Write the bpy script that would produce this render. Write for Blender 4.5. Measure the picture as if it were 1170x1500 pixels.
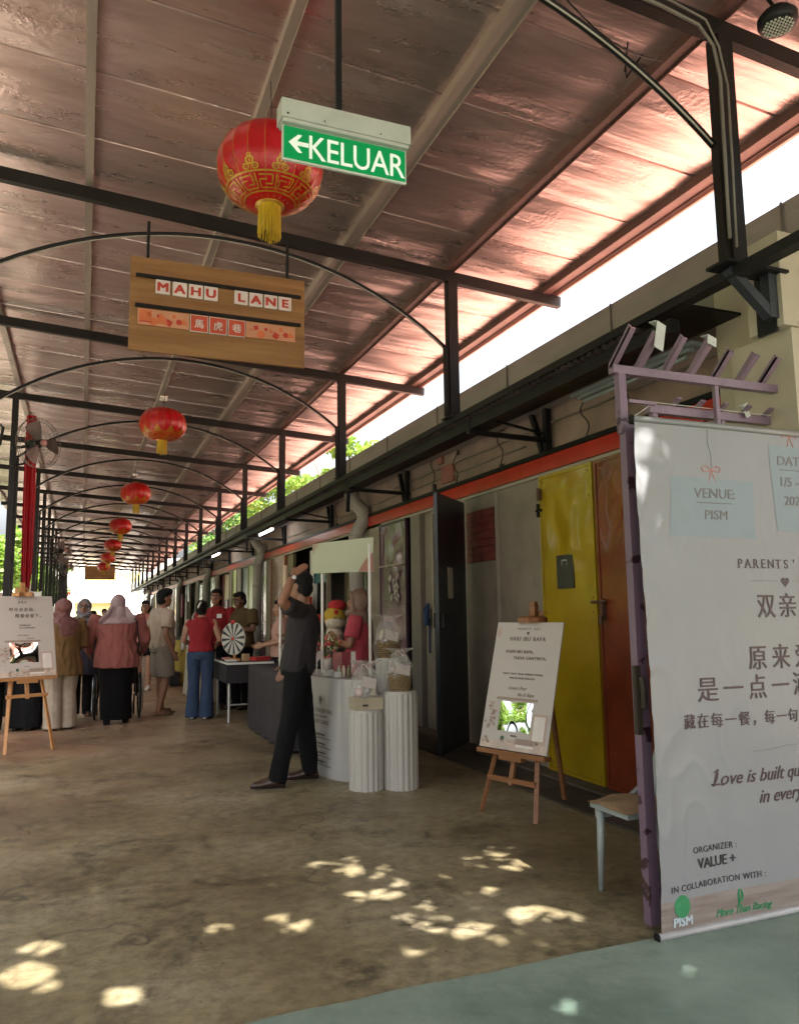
import bpy, bmesh, math, random
import numpy as np
from math import sin, cos, pi, radians, sqrt, atan2
from mathutils import Vector, Matrix, noise
random.seed(7)
for o in list(bpy.data.objects): bpy.data.objects.remove(o)
S = bpy.context.scene
COL = S.collection
# ------------------------------------------------------------------ camera
cam = bpy.data.cameras.new('camera'); cam.sensor_fit = 'HORIZONTAL'; cam.sensor_width = 36
cam.lens = 1143 / 1170 * 36; cam.clip_start = .05; cam.clip_end = 2000
camo = bpy.data.objects.new('camera', cam); COL.objects.link(camo)
mr = ((0.92763088, 0.03580976, 0.37177763), (-0.37327774, 0.12308512, 0.91951823), (-0.01283257, -0.99174982, 0.12754454))
camo.matrix_world = Matrix(((mr[0][0], -mr[0][1], -mr[0][2], 0), (mr[1][0], -mr[1][1], -mr[1][2], 0), (mr[2][0], -mr[2][1], -mr[2][2], 1.38), (0, 0, 0, 1)))
S.camera = camo
# ------------------------------------------------------------------ light
SUN_EL = radians(61); SUN_AZ = radians(181)      # azimuth clockwise from +Y: the sun stands behind the camera
sdir = Vector((sin(SUN_AZ) * cos(SUN_EL), cos(SUN_AZ) * cos(SUN_EL), sin(SUN_EL)))
W = bpy.data.worlds.new('World'); S.world = W; W.use_nodes = True
wn = W.node_tree.nodes; wl = W.node_tree.links
sky = wn.new('ShaderNodeTexSky'); sky.sky_type = 'NISHITA'; sky.sun_disc = False
sky.sun_elevation = SUN_EL; sky.sun_rotation = SUN_AZ; sky.air_density = 1.0; sky.dust_density = 10.0; sky.ozone_density = .6
bg = wn['Background']; bg.inputs[1].default_value = .15
hs = wn.new('ShaderNodeHueSaturation'); hs.inputs['Saturation'].default_value = .45; wl.new(sky.outputs[0], hs.inputs['Color']); wl.new(hs.outputs[0], bg.inputs[0])   # hazy white tropical sky
sl = bpy.data.lights.new('sun', 'SUN'); sl.energy = 4.2; sl.angle = radians(.5); sl.color = (1, .965, .91)
so = bpy.data.objects.new('sun', sl); COL.objects.link(so); so.rotation_euler = sdir.to_track_quat('Z', 'Y').to_euler()
S.view_settings.view_transform = 'Standard'; S.view_settings.look = 'None'; S.view_settings.gamma = 1
S.view_settings.exposure = 2.45; S.view_settings.use_curve_mapping = False

# ------------------------------------------------------------------ materials
MATS = {}
def mat(name, col, rough=.6, metal=0, var=.12, scale=6, bump=0, bscale=60, stretch=(1, 1, 1), world=False, spec=.5, trans=0, col2=None, emit=0, coat=0, thr=None, alpha=1):
    if name in MATS: return MATS[name]
    m = bpy.data.materials.new(name); m.use_nodes = True; MATS[name] = m
    n = m.node_tree.nodes; l = m.node_tree.links; b = n['Principled BSDF']
    if world: co = n.new('ShaderNodeNewGeometry').outputs['Position']
    else: co = n.new('ShaderNodeTexCoord').outputs['Object']
    mp = n.new('ShaderNodeMapping'); l.new(co, mp.inputs[0]); mp.inputs['Scale'].default_value = stretch
    nz = n.new('ShaderNodeTexNoise'); nz.inputs['Scale'].default_value = scale; nz.inputs['Detail'].default_value = 5; nz.inputs['Roughness'].default_value = .6
    l.new(mp.outputs[0], nz.inputs['Vector'])
    rp = n.new('ShaderNodeValToRGB'); l.new(nz.outputs[0], rp.inputs[0])
    c2 = col2 or tuple(min(1, c * (1 + var)) for c in col)
    c1 = col if col2 else tuple(c * (1 - var) for c in col)
    rp.color_ramp.elements[0].position, rp.color_ramp.elements[1].position = thr or (.3, .7)
    rp.color_ramp.elements[0].color = (*c1, 1); rp.color_ramp.elements[1].color = (*c2, 1)
    l.new(rp.outputs[0], b.inputs['Base Color'])
    b.inputs['Roughness'].default_value = rough; b.inputs['Metallic'].default_value = metal
    b.inputs['Specular IOR Level'].default_value = spec; b.inputs['Alpha'].default_value = alpha
    if coat: b.inputs['Coat Weight'].default_value = coat; b.inputs['Coat Roughness'].default_value = .12
    if emit:
        l.new(rp.outputs[0], b.inputs['Emission Color']); b.inputs['Emission Strength'].default_value = emit
    if bump:
        n2 = n.new('ShaderNodeTexNoise'); n2.inputs['Scale'].default_value = bscale; n2.inputs['Detail'].default_value = 4
        l.new(mp.outputs[0], n2.inputs['Vector'])
        bp = n.new('ShaderNodeBump'); bp.inputs['Strength'].default_value = bump; bp.inputs['Distance'].default_value = .02
        l.new(n2.outputs[0], bp.inputs['Height']); l.new(bp.outputs[0], b.inputs['Normal'])
    if trans:
        tr = n.new('ShaderNodeBsdfTranslucent'); l.new(rp.outputs[0], tr.inputs[0]); mx = n.new('ShaderNodeMixShader')
        mx.inputs[0].default_value = trans; l.new(b.outputs[0], mx.inputs[1]); l.new(tr.outputs[0], mx.inputs[2])
        l.new(mx.outputs[0], n['Material Output'].inputs[0])
    return m

def mat_concrete():
    m = bpy.data.materials.new('concrete_floor'); m.use_nodes = True
    n = m.node_tree.nodes; l = m.node_tree.links; b = n['Principled BSDF']
    g = n.new('ShaderNodeNewGeometry').outputs['Position']
    def nz(sc, det=6, rgh=.6, dist=0):
        t = n.new('ShaderNodeTexNoise'); t.inputs['Scale'].default_value = sc; t.inputs['Detail'].default_value = det; t.inputs['Roughness'].default_value = rgh; t.inputs['Distortion'].default_value = dist
        l.new(g, t.inputs['Vector']); return t.outputs[0]
    def ramp(src, stops):
        r = n.new('ShaderNodeValToRGB'); l.new(src, r.inputs[0]); e = r.color_ramp.elements
        while len(e) < len(stops): e.new(.5)
        for k, (p, c) in enumerate(stops): e[k].position = p; e[k].color = (*c, 1)
        return r.outputs[0]
    def mix(a, bb, f, typ='MIX'):
        x = n.new('ShaderNodeMix'); x.data_type = 'RGBA'; x.blend_type = typ
        if hasattr(f, 'links') or hasattr(f, 'is_linked'): l.new(f, x.inputs[0])
        else: x.inputs[0].default_value = f
        l.new(a, x.inputs[6]); l.new(bb, x.inputs[7]); return x.outputs[2]
    base = ramp(nz(.9, 8), [(.32, (.135, .102, .052)), (.5, (.235, .192, .108)), (.66, (.32, .272, .175))])
    fine = ramp(nz(14, 6, .7), [(.32, (.42, .40, .38)), (.6, (1, 1, 1))])
    c = mix(base, fine, .8, 'MULTIPLY')
    # rust-brown dirt towards the far left of the lane
    sx = n.new('ShaderNodeSeparateXYZ'); l.new(g, sx.inputs[0])
    md = n.new('ShaderNodeMath'); md.operation = 'MULTIPLY_ADD'; l.new(sx.outputs[1], md.inputs[0]); md.inputs[1].default_value = .12; md.inputs[2].default_value = -.55
    m2 = n.new('ShaderNodeMath'); m2.operation = 'MULTIPLY_ADD'; l.new(sx.outputs[0], m2.inputs[0]); m2.inputs[1].default_value = -.22; l.new(md.outputs[0], m2.inputs[2])
    m3 = n.new('ShaderNodeMath'); m3.operation = 'MULTIPLY'; m3.use_clamp = True; l.new(m2.outputs[0], m3.inputs[0]); l.new(ramp(nz(.7, 4), [(.3, (.3,) * 3), (.65, (1.3,) * 3)]), m3.inputs[1])
    m4 = n.new('ShaderNodeMath'); m4.operation = 'MULTIPLY'; l.new(m3.outputs[0], m4.inputs[0]); m4.inputs[1].default_value = .8
    dirt = ramp(nz(5, 6), [(.3, (.20, .085, .055)), (.7, (.30, .16, .10))])
    c = mix(c, dirt, m4.outputs[0])
    # dark stains
    st = ramp(nz(1.6, 8, .65, 1.2), [(.50, (0, 0, 0)), (.62, (1, 1, 1))]); st2 = ramp(nz(9, 5, .7), [(.4, (0, 0, 0)), (.6, (.75,) * 3)])
    f = mix(st, st2, 1, 'MULTIPLY'); rgb = n.new('ShaderNodeRGB'); rgb.outputs[0].default_value = (.03, .023, .015, 1)
    c = mix(c, rgb.outputs[0], f)
    # cracks
    v = n.new('ShaderNodeTexVoronoi'); v.feature = 'DISTANCE_TO_EDGE'; v.inputs['Scale'].default_value = .42
    wv = n.new('ShaderNodeVectorMath'); wv.operation = 'ADD'; l.new(g, wv.inputs[0])
    tn = n.new('ShaderNodeTexNoise'); tn.inputs['Scale'].default_value = 2.2; tn.inputs['Detail'].default_value = 6; l.new(g, tn.inputs['Vector']); l.new(tn.outputs[1], wv.inputs[1]); l.new(wv.outputs[0], v.inputs['Vector'])
    ck = ramp(v.outputs[0], [(0, (1, 1, 1)), (.011, (0, 0, 0))]); cm = mix(ck, ramp(nz(.8, 3), [(.46, (0, 0, 0)), (.56, (.8,) * 3)]), 1, 'MULTIPLY')
    rgb2 = n.new('ShaderNodeRGB'); rgb2.outputs[0].default_value = (.05, .04, .03, 1); c = mix(c, rgb2.outputs[0], cm)
    l.new(c, b.inputs['Base Color'])
    rr = ramp(nz(2.5, 5), [(.3, (.34,) * 3), (.7, (.62,) * 3)]); l.new(rr, b.inputs['Roughness'])
    bp = n.new('ShaderNodeBump'); bp.inputs['Strength'].default_value = .6; bp.inputs['Distance'].default_value = .012
    l.new(mix(nz(11, 8, .7), nz(1.5, 3), .5), bp.inputs['Height']); l.new(bp.outputs[0], b.inputs['Normal'])
    return m

def mat_foil():
    """aluminium-faced insulation under the roof: brownish pink, crinkled, glossy"""
    m = bpy.data.materials.new('roof_foil'); m.use_nodes = True
    n = m.node_tree.nodes; l = m.node_tree.links; b = n['Principled BSDF']
    g = n.new('ShaderNodeNewGeometry').outputs['Position']
    def nz(sc, st, det=5, rgh=.6):
        mp = n.new('ShaderNodeMapping'); l.new(g, mp.inputs[0]); mp.inputs['Scale'].default_value = st
        t = n.new('ShaderNodeTexNoise'); t.inputs['Scale'].default_value = sc; t.inputs['Detail'].default_value = det; t.inputs['Roughness'].default_value = rgh
        l.new(mp.outputs[0], t.inputs['Vector']); return t.outputs[0]
    r = n.new('ShaderNodeValToRGB'); l.new(nz(1.6, (.5, 1.6, 1), 7), r.inputs[0]); e = r.color_ramp.elements
    e[0].position = .32; e[0].color = (.50, .385, .375, 1); e[1].position = .68; e[1].color = (.66, .535, .525, 1)
    r2 = n.new('ShaderNodeValToRGB'); l.new(nz(9, (.35, 2.2, 1), 6), r2.inputs[0]); r2.color_ramp.elements[0].position = .3; r2.color_ramp.elements[0].color = (.80, .78, .77, 1); r2.color_ramp.elements[1].position = .6
    x = n.new('ShaderNodeMix'); x.data_type = 'RGBA'; x.blend_type = 'MULTIPLY'; x.inputs[0].default_value = .8; l.new(r.outputs[0], x.inputs[6]); l.new(r2.outputs[0], x.inputs[7])
    l.new(x.outputs[2], b.inputs['Base Color']); b.inputs['Metallic'].default_value = .82
    rr = n.new('ShaderNodeMapRange'); l.new(nz(3, (.5, 2, 1)), rr.inputs[0]); rr.inputs[3].default_value = .20; rr.inputs[4].default_value = .38; l.new(rr.outputs[0], b.inputs['Roughness'])
    # crinkles: streaks across the lane, blister dots, and a slow sag
    a1 = n.new('ShaderNodeMath'); a1.operation = 'MULTIPLY_ADD'; l.new(nz(4, (.5, 3.2, 1), 5, .62), a1.inputs[0]); a1.inputs[1].default_value = 1.1
    vo = n.new('ShaderNodeTexNoise'); l.new(g, vo.inputs['Vector']); vo.inputs['Scale'].default_value = 30; vo.inputs['Detail'].default_value = 2.5
    gate = n.new('ShaderNodeValToRGB'); l.new(nz(1.4, (1, 1.6, 1), 3), gate.inputs[0]); gate.color_ramp.elements[0].position = .50; gate.color_ramp.elements[1].position = .66
    mg = n.new('ShaderNodeMath'); mg.operation = 'MULTIPLY'; l.new(vo.outputs[0], mg.inputs[0]); l.new(gate.outputs[0], mg.inputs[1])
    mh = n.new('ShaderNodeMath'); mh.operation = 'MULTIPLY'; l.new(mg.outputs[0], mh.inputs[0]); mh.inputs[1].default_value = .75
    l.new(mh.outputs[0], a1.inputs[2])
    bp = n.new('ShaderNodeBump'); bp.inputs['Strength'].default_value = .5; bp.inputs['Distance'].default_value = .013
    l.new(a1.outputs[0], bp.inputs['Height'])
    bp2 = n.new('ShaderNodeBump'); bp2.inputs['Strength'].default_value = .45; bp2.inputs['Distance'].default_value = .12
    l.new(nz(1.1, (.5, 1.8, 1), 2), bp2.inputs['Height']); l.new(bp.outputs[0], bp2.inputs['Normal']); l.new(bp2.outputs[0], b.inputs['Normal'])
    return m

def mat_wood(name, c1, c2, scale=3, stretch=(1, 1, 14), rough=.5):
    if name in MATS: return MATS[name]
    m = mat(name, c1, rough, 0, scale=scale, stretch=stretch, col2=c2, bump=.15, bscale=scale * 5, thr=(.25, .75)); return m

black = mat('black_painted_steel', (.006, .006, .007), .5, 0, .25, 5, .15, 90, spec=.25)
rafterm = mat('dark_brown_painted_steel', (.008, .006, .006), .5, 0, .3, 4, .15, 90, spec=.25)
galv = mat('galvanised_purlin', (.36, .30, .275), .42, .5, .2, 3, .1, 40, (1, .3, 1))
redbrown = mat('red_oxide_purlin', (.10, .045, .04), .5, .1, .3, 3, .1, 60)
whitep = mat('white_plastic', (.74, .72, .68), .4, 0, .05, 10)
white_pipe = mat('white_conduit', (.30, .28, .25), .5, 0, .1, 10)
cream = mat('cream_wall_paint', (.27, .22, .17), .7, 0, .25, 2.2, .3, 30)
beige_up = mat('pinkish_beige_wall_paint', (.24, .175, .145), .75, 0, .3, 1.6, .3, 18)
greyp = mat('grey_cream_panel', (.215, .178, .138), .55, 0, .2, 3, .12, 8)
redband = mat('red_enamel_band', (.38, .022, .014), .3, 0, .15, 4)
gutterm = mat('weathered_grey_gutter', (.235, .208, .198), .38, .1, .22, 2.0, .2, 14, (1, .4, 1))
pipe_m = mat('grey_white_upvc_pipe', (.30, .275, .25), .42, 0, .1, 4)
concrete = mat_concrete(); foil = mat_foil()
skinA = mat('tan_skin', (.25, .12, .07), .5, 0, .08, 20, .08, 200)
skinB = mat('brown_skin', (.17, .075, .042), .5, 0, .08, 20, .08, 200)
skinC = mat('light_skin', (.34, .18, .115), .5, 0, .06, 20, .08, 200)
hairm = mat('black_hair', (.006, .005, .005), .55, 0, .4, 30, .9, 160, (1, 1, .25), spec=.25)
woodp = mat_wood('pine_easel_wood', (.34, .15, .05), (.46, .23, .09))
mirror = mat('mirror_glass', (.86, .87, .86), .02, 1, .01, 2)
paper = mat('off_white_board', (.46, .41, .375), .5, 0, .03, 2)

# ------------------------------------------------------------------ mesh helpers
class MB:
    def __init__(s): s.v = []; s.f = []
    def add(s, vs, fs):
        b = len(s.v); s.v += [Vector(v) for v in vs]; s.f += [tuple(i + b for i in f) for f in fs]; return s
    def box(s, c, sz, R=None):
        c = Vector(c); hx, hy, hz = [a / 2 for a in sz]
        vs = [Vector((x, y, z)) for x in (-hx, hx) for y in (-hy, hy) for z in (-hz, hz)]
        if R is not None: vs = [R @ v for v in vs]
        return s.add([c + v for v in vs], [(0, 1, 3, 2), (4, 6, 7, 5), (0, 4, 5, 1), (2, 3, 7, 6), (0, 2, 6, 4), (1, 5, 7, 3)])
    def bx(s, x0, x1, y0, y1, z0, z1): return s.box(((x0 + x1) / 2, (y0 + y1) / 2, (z0 + z1) / 2), (x1 - x0, y1 - y0, z1 - z0))
    def bar(s, p, q, w, h=None, up=(0, 0, 1)):
        p = Vector(p); q = Vector(q); d = q - p; L = d.length; d.normalize(); h = h or w
        up = Vector(up)
        if abs(d.dot(up)) > .98: up = Vector((0, 1, 0))
        sx = d.cross(up).normalized(); sz = sx.cross(d)
        R = Matrix((sx, d, sz)).transposed(); return s.box((p + q) / 2, (w, L, h), R)
    def tube(s, pts, r, n=8, cap=True):
        pts = [Vector(p) for p in pts]; N = len(pts); rr = r if isinstance(r, (list, tuple)) else [r] * N
        t0 = (pts[1] - pts[0]).normalized(); a = Vector((0, 0, 1)) if abs(t0.z) < .9 else Vector((1, 0, 0))
        u = t0.cross(a).normalized(); vs = []; fs = []
        for i, p in enumerate(pts):
            t = (pts[min(i + 1, N - 1)] - pts[max(i - 1, 0)]).normalized(); u = (u - t * u.dot(t)).normalized(); w = t.cross(u)
            vs += [p + (u * cos(2 * pi * k / n) + w * sin(2 * pi * k / n)) * rr[i] for k in range(n)]
        for i in range(N - 1):
            for k in range(n): fs.append((i * n + k, i * n + (k + 1) % n, (i + 1) * n + (k + 1) % n, (i + 1) * n + k))
        if cap: fs.append(tuple(range(n - 1, -1, -1))); fs.append(tuple((N - 1) * n + k for k in range(n)))
        return s.add(vs, fs)
    def lathe(s, prof, n=24, c=(0, 0, 0), mod=None):
        vs = []; fs = []; N = len(prof); c = Vector(c)
        for i, (r, z) in enumerate(prof):
            for k in range(n):
                a = 2 * pi * k / n; q = r * (mod(a, i) if mod else 1); vs.append(c + Vector((q * cos(a), q * sin(a), z)))
        for i in range(N - 1):
            for k in range(n): fs.append((i * n + k, i * n + (k + 1) % n, (i + 1) * n + (k + 1) % n, (i + 1) * n + k))
        fs.append(tuple(range(n - 1, -1, -1))); fs.append(tuple((N - 1) * n + k for k in range(n)))
        return s.add(vs, fs)
    def ell(s, c, r, R=None, n=14, m=9):
        c = Vector(c); vs = []; fs = []
        for i in range(1, m):
            th = pi * i / m
            for k in range(n):
                a = 2 * pi * k / n; v = Vector((r[0] * sin(th) * cos(a), r[1] * sin(th) * sin(a), r[2] * cos(th)))
                vs.append(c + (R @ v if R is not None else v))
        t = Vector((0, 0, r[2])); t = R @ t if R is not None else t
        vs += [c + t, c - t]; T = len(vs) - 2
        for i in range(m - 2):
            for k in range(n): fs.append((i * n + k, (i + 1) * n + k, (i + 1) * n + (k + 1) % n, i * n + (k + 1) % n))
        for k in range(n): fs.append((T, k, (k + 1) % n)); fs.append((T + 1, (m - 2) * n + (k + 1) % n, (m - 2) * n + k))
        return s.add(vs, fs)
    def loft(s, rings):
        """rings: (centre, half x vec, half y vec)"""
        n = 16; vs = []; fs = []
        for c, a, b in rings:
            c = Vector(c); a = Vector(a); b = Vector(b)
            vs += [c + a * cos(2 * pi * k / n) + b * sin(2 * pi * k / n) for k in range(n)]
        N = len(rings)
        for i in range(N - 1):
            for k in range(n): fs.append((i * n + k, i * n + (k + 1) % n, (i + 1) * n + (k + 1) % n, (i + 1) * n + k))
        fs.append(tuple(range(n - 1, -1, -1))); fs.append(tuple((N - 1) * n + k for k in range(n)))
        return s.add(vs, fs)
    def grid(s, fn, nu, nv):
        vs = [fn(i / nu, j / nv) for j in range(nv + 1) for i in range(nu + 1)]
        return s.add(vs, [(j * (nu + 1) + i, j * (nu + 1) + i + 1, (j + 1) * (nu + 1) + i + 1, (j + 1) * (nu + 1) + i) for j in range(nv) for i in range(nu)])
    def poly(s, pts, d):
        """flat polygon extruded by vector d"""
        n = len(pts); d = Vector(d); a = [Vector(p) for p in pts]
        return s.add(a + [p + d for p in a], [tuple(range(n - 1, -1, -1)), tuple(range(n, 2 * n))] + [(i, (i + 1) % n, n + (i + 1) % n, n + i) for i in range(n)])
    def mesh(s, name, inv=None, smooth=False):
        me = bpy.data.meshes.new(name); vs = [inv @ v for v in s.v] if inv is not None else s.v
        me.from_pydata([tuple(v) for v in vs], [], s.f); me.update()
        bm = bmesh.new(); bm.from_mesh(me); bmesh.ops.recalc_face_normals(bm, faces=bm.faces)
        bm.to_mesh(me); bm.free()
        if smooth: me.polygons.foreach_set('use_smooth', [True] * len(me.polygons))
        return me
WM = {}   # world matrices of things
def tagit(o, label=None, cat=None, group=None, kind=None):
    if label: o['label'] = label
    if cat: o['category'] = cat
    if group: o['group'] = group
    if kind: o['kind'] = kind
    return o
def thing(name, label, cat, loc=(0, 0, 0), rz=0, group=None):
    o = bpy.data.objects.new(name, None); COL.objects.link(o); o.location = loc; o.rotation_euler = (0, 0, rz); o.empty_display_size = .1
    WM[o] = Matrix.Translation(Vector(loc)) @ Matrix.Rotation(rz, 4, 'Z'); return tagit(o, label, cat, group)
def link(name, me, m, parent=None, label=None):
    o = bpy.data.objects.new(name, me); COL.objects.link(o)
    if m is not None:
        me.materials.clear(); me.materials.append(m)
    if parent is not None: o.parent = parent; WM[o] = WM[parent]
    else: WM[o] = Matrix()
    if label: o['label'] = label
    return o
def part(name, mb, m, parent, world=True, smooth=False, label=None):
    """mb in world coordinates (world=True) or in the parent's local ones"""
    return link(name, mb.mesh(name, WM[parent].inverted() if world else None, smooth), m, parent, label)
def solo(name, mb, m, label, cat, group=None, smooth=False):
    c = Vector((0, 0, 0)); 
    for v in mb.v: c += v
    c /= len(mb.v); c.z = min(v.z for v in mb.v)
    o = link(name, mb.mesh(name, Matrix.Translation(-c), smooth), m); o.location = c; WM[o] = Matrix.Translation(c); return tagit(o, label, cat, group)
def struct(name, mb, m, smooth=False):
    o = link(name, mb.mesh(name, None, smooth), m); o['kind'] = 'structure'; return o
def dup(root, loc, rz, label, group=None):
    def rec(o, par):
        c = o.copy(); COL.objects.link(c); c.parent = par
        for ch in o.children: rec(ch, c)
        return c
    r = rec(root, None); r.location = loc; r.rotation_euler = (0, 0, rz); r['label'] = label
    if group: r['group'] = group
    return r
TS = bpy.data.scenes.new('workbench'); TC = TS.collection
def tmp_eval(o):
    TC.objects.link(o); vl = TS.view_layers[0]; vl.update(); return bpy.data.meshes.new_from_object(o.evaluated_get(vl.depsgraph))
def text_mb(body, size, o, u, v, align='CENTER', bold=0, shear=0, depth=.0006, space=1, disp=None, sx=1):
    """lettering as thin real geometry: o = middle of the baseline, u = reading direction, v = up"""
    c = bpy.data.curves.new('txt', 'FONT'); c.body = body; c.size = size; c.align_x = align; c.shear = shear; c.extrude = depth; c.space_character = space; c.resolution_u = 3
    t = bpy.data.objects.new('txt', c); me = tmp_eval(t)
    o = Vector(o); u = Vector(u).normalized(); v = Vector(v).normalized(); nn = u.cross(v); mb = MB()
    fs = [tuple(p.vertices) for p in me.polygons]
    for j, (ox, oy) in enumerate(((0, 0),) if bold <= 0 else ((0, 0), (-bold, bold * .6), (bold, -bold * .6), (-bold, -bold * .6), (bold, bold * .6))):
        vs = [o + u * (p.co.x * sx + ox) + v * (p.co.y + oy) + nn * (p.co.z + depth + j * .00012) for p in me.vertices]
        if disp: vs = [q + nn * disp(q) for q in vs]
        mb.add(vs, fs)
    bpy.data.objects.remove(t); bpy.data.curves.remove(c); bpy.data.meshes.remove(me); return mb
# ================================================================== ground and lane
gm = MB(); gm.grid(lambda a, b: (-400 + 800 * a, -400 + 800 * b, -.012), 4, 4)
struct('ground', gm, mat('dry_ground', (.20, .17, .11), .9, var=.3, scale=.6, world=True))
fl = MB(); fl.bx(-5.5, 3.8, -8, 57, -.15, 0); struct('lane_floor', fl, concrete)
sy = MB(); sy.bx(-5.5, -2.45, 4.5, 56.9, .001, .006); struct('bounce_yard', sy, mat('pale_bounce_yard', (.30, .27, .22), .8, scale=1, world=True))  # pale strip added left of the lane to bounce light onto the roof
gp = MB(); ed = []
xx = -2.4
while xx < 4.6:
    base = 2.835
    ed.append((xx, base + .016 * noise.noise(Vector((xx * 3, 0, 0))) + .012 * noise.noise(Vector((xx * 20, 4, 0))), .004)); xx += .06
gp.poly([(4.6, -7.5, .004), ] + list(reversed(ed)) + [(-2.4, -7.5, .004)], (0, 0, .006))
struct('painted_apron', gp, mat('worn_green_floor_paint', (.10, .15, .118), .42, 0, scale=1.6, bump=.35, bscale=9, world=True, col2=(.23, .285, .235), thr=(.3, .72)))
lw = MB(); lw.bx(-60, -5.52, -8, 90, -.01, 0.0); struct('side_lawn', lw, mat('grass_lawn', (.06, .085, .025), .9, scale=1.2, col2=(.13, .15, .05), bump=.5, bscale=30, world=True))
fy = MB(); fy.bx(-60, 60, 57.2, 120, -.01, .006); struct('forecourt', fy, mat('pale_forecourt', (.42, .40, .35), .8, scale=1, world=True))
# shallow drain cover strip in front of the shops
dm = mat('drain_cover_concrete', (.05, .038, .025), .8, var=.3, scale=5, bump=.5, world=True)
for k in range(44):
    a = MB(); a.bx(3.22, 3.62, 3.5 + k * .92, 3.5 + k * .92 + .905, .002, .016); struct('drain_cover', a, dm)
st = MB(); st.bx(3.60, 3.80, 3.3, 57, .001, .035); struct('plinth_step', st, mat('plinth_concrete', (.09, .07, .045), .8, var=.3, bump=.4, world=True))

# ================================================================== canopy over the lane
Y0, DY, NB = 2.83, 3.235, 17
rz_ = lambda x: 4.335 + (2.96 - x) * .065          # underside line of the rafters
can = thing('walkway_canopy', 'long canopy with black posts, arched braces and a crinkled pinkish foil roof', 'canopy', (1, 2.8, 0))
def post_meshes():
    pass
rp = None
for k in range(NB):
    y = Y0 + DY * k
    # rafter
    a = MB(); a.bar((-2.35, y, rz_(-2.35) + .045), (4.13, y, rz_(4.13) + .045), .06, .10)
    if rp is None: rp = part('rafter', a, rafterm, can); r0 = rp
    else:
        o = r0.copy(); COL.objects.link(o); o.location = (0, y - Y0, 0); o.parent = can
    if k == 0:
        a = MB(); a.bar((2.98, y, 3.09), (2.98, y, rz_(2.98)), .09); a.bar((2.915, y - .005, 3.09), (2.915, y - .005, 3.72), .035, .05); p0 = part('post', a, rafterm, can)
        a = MB(); a.bar((-1.03, y, 0), (-1.03, y, rz_(-1.03)), .085); a.bar((-.965, y, 0), (-.965, y, 3.7), .035, .04); q0 = part('post', a, rafterm, can)
        a = MB(); R = 3.12; cz = 4.40 - R; half = math.asin(1.955 / R)
        a.tube([(.972 + R * sin(t), y + .01, cz + R * cos(t)) for t in [-half + 2 * half * i / 32 for i in range(33)]], .019, 8); a0 = part('arch_brace', a, black, can, smooth=True)
        a = MB(); R2 = R - .024
        a.tube([(.972 + R2 * sin(t), y - .012, cz + R2 * cos(t)) for t in [-half * .98 + 1.96 * half * i / 32 for i in range(33)]], .005, 6); c0 = part('conduit', a, white_pipe, can, smooth=True)
    else:
        for s_, src in enumerate((p0, q0, a0, c0)):
            o = src.copy(); COL.objects.link(o); o.location = (0, y - Y0, 0); o.parent = can
# purlins
for x, m_, w in ((-2.2, galv, .05), (-.97, galv, .07), (-.07, galv, .055), (.95, galv, .06), (2.0, galv, .10), (2.96, redbrown, .075), (3.98, redbrown, .10)):
    a = MB(); z = rz_(x) + .095
    a.bx(x - w / 2, x + w / 2, 1.9, 56.4, z, z + .012); a.bx(x - w / 2, x - w / 2 + .004, 1.9, 56.4, z + .012, z + .075); a.bx(x + w / 2 - .004, x + w / 2, 1.9, 56.4, z - .012, z + .07)
    part('purlin', a, m_, can)
# insulated roof panels, one per strip across the lane
NX = 26; pm_ = MB()
def sagz(x, t):   # soft sag between purlins and swollen joints
    return rz_(x) + .168 - .012 * sin(t * pi) ** .5
for i in range(76):
    y = 1.9 + i * .722 - .03
    if i == 0:
        g = MB()
        tv = (0, .010, .03, .2, .4, .6, .8, .97, .988, 1)
        g.grid(lambda a, b: (-2.42 + 6.53 * a, y + .003 + .716 * tv[round(b * 9)], sagz(-2.42 + 6.53 * a, tv[round(b * 9)]) + (.022 if tv[round(b * 9)] in (0, 1) else 0)), NX, 9)
        g.bx(-2.42, 4.11, y, y + .722, 9, 9.03)
        for j in range(len(g.v) - 8, len(g.v)): g.v[j].z += -9 + rz_(g.v[j].x) + .19
        pz = part('roof_panel', g, foil, can, smooth=False); yy = y
    else:
        o = pz.copy(); COL.objects.link(o); o.location = (0, y - yy, 0); o.parent = can
a = MB(); a.bx(4.09, 4.115, 1.87, 56.7, 4.36, 4.455); part('fascia', a, mat('pinkish_roof_edge', (.45, .26, .23), .5), can)
# brackets that carry the right posts off the wall, and the long gutter beam under them
for k in range(NB):
    y = Y0 + DY * k
    a = MB(); a.bx(2.86, 3.27, y - .07, y + .07, 3.07, 3.085) if k == 0 else a.bx(2.9, 3.08, y - .09, y + .09, 3.07, 3.082)
    part('base_plate', a, black, can)
    if k == 0:
        a = MB(); a.bar((2.93, y, 3.07), (3.19, y, 2.86), .05); a.bar((3.2, y, 3.07), (3.2, y, 2.84), .055); part('bracket', a, mat('blue_black_steel', (.03, .035, .045), .4, .2), can)
        continue
    a = MB(); y -= .3
    a.bar((3.0, y, 2.885), (3.78, y, 2.865), .04); a.bar((2.99, y, 2.87), (2.99, y, 3.05), .05)
    a.bar((3.745, y, 2.76), (3.745, y, 3.30), .055); a.bar((3.745, y + .08, 2.78), (3.745, y + .30, 3.30), .045)
    a.bar((2.99, y + .1, 2.62), (2.99, y + .06, 3.04), .04) if k > 1 and k % 2 == 0 else a.bar((3.02, y, 3.04), (3.74, y, 2.92), .02)
    part('bracket', a, black, can)
a = MB(); a.bx(2.94, 3.02, 1.5, 56.5, 3.022, 3.075); a.bx(2.97, 3.04, 3.3, 56.5, 2.905, 2.985); a.bx(3.04, 3.50, 3.3, 56.5, 3.075, 3.09); part('edge_beam', a, black, can)
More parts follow.
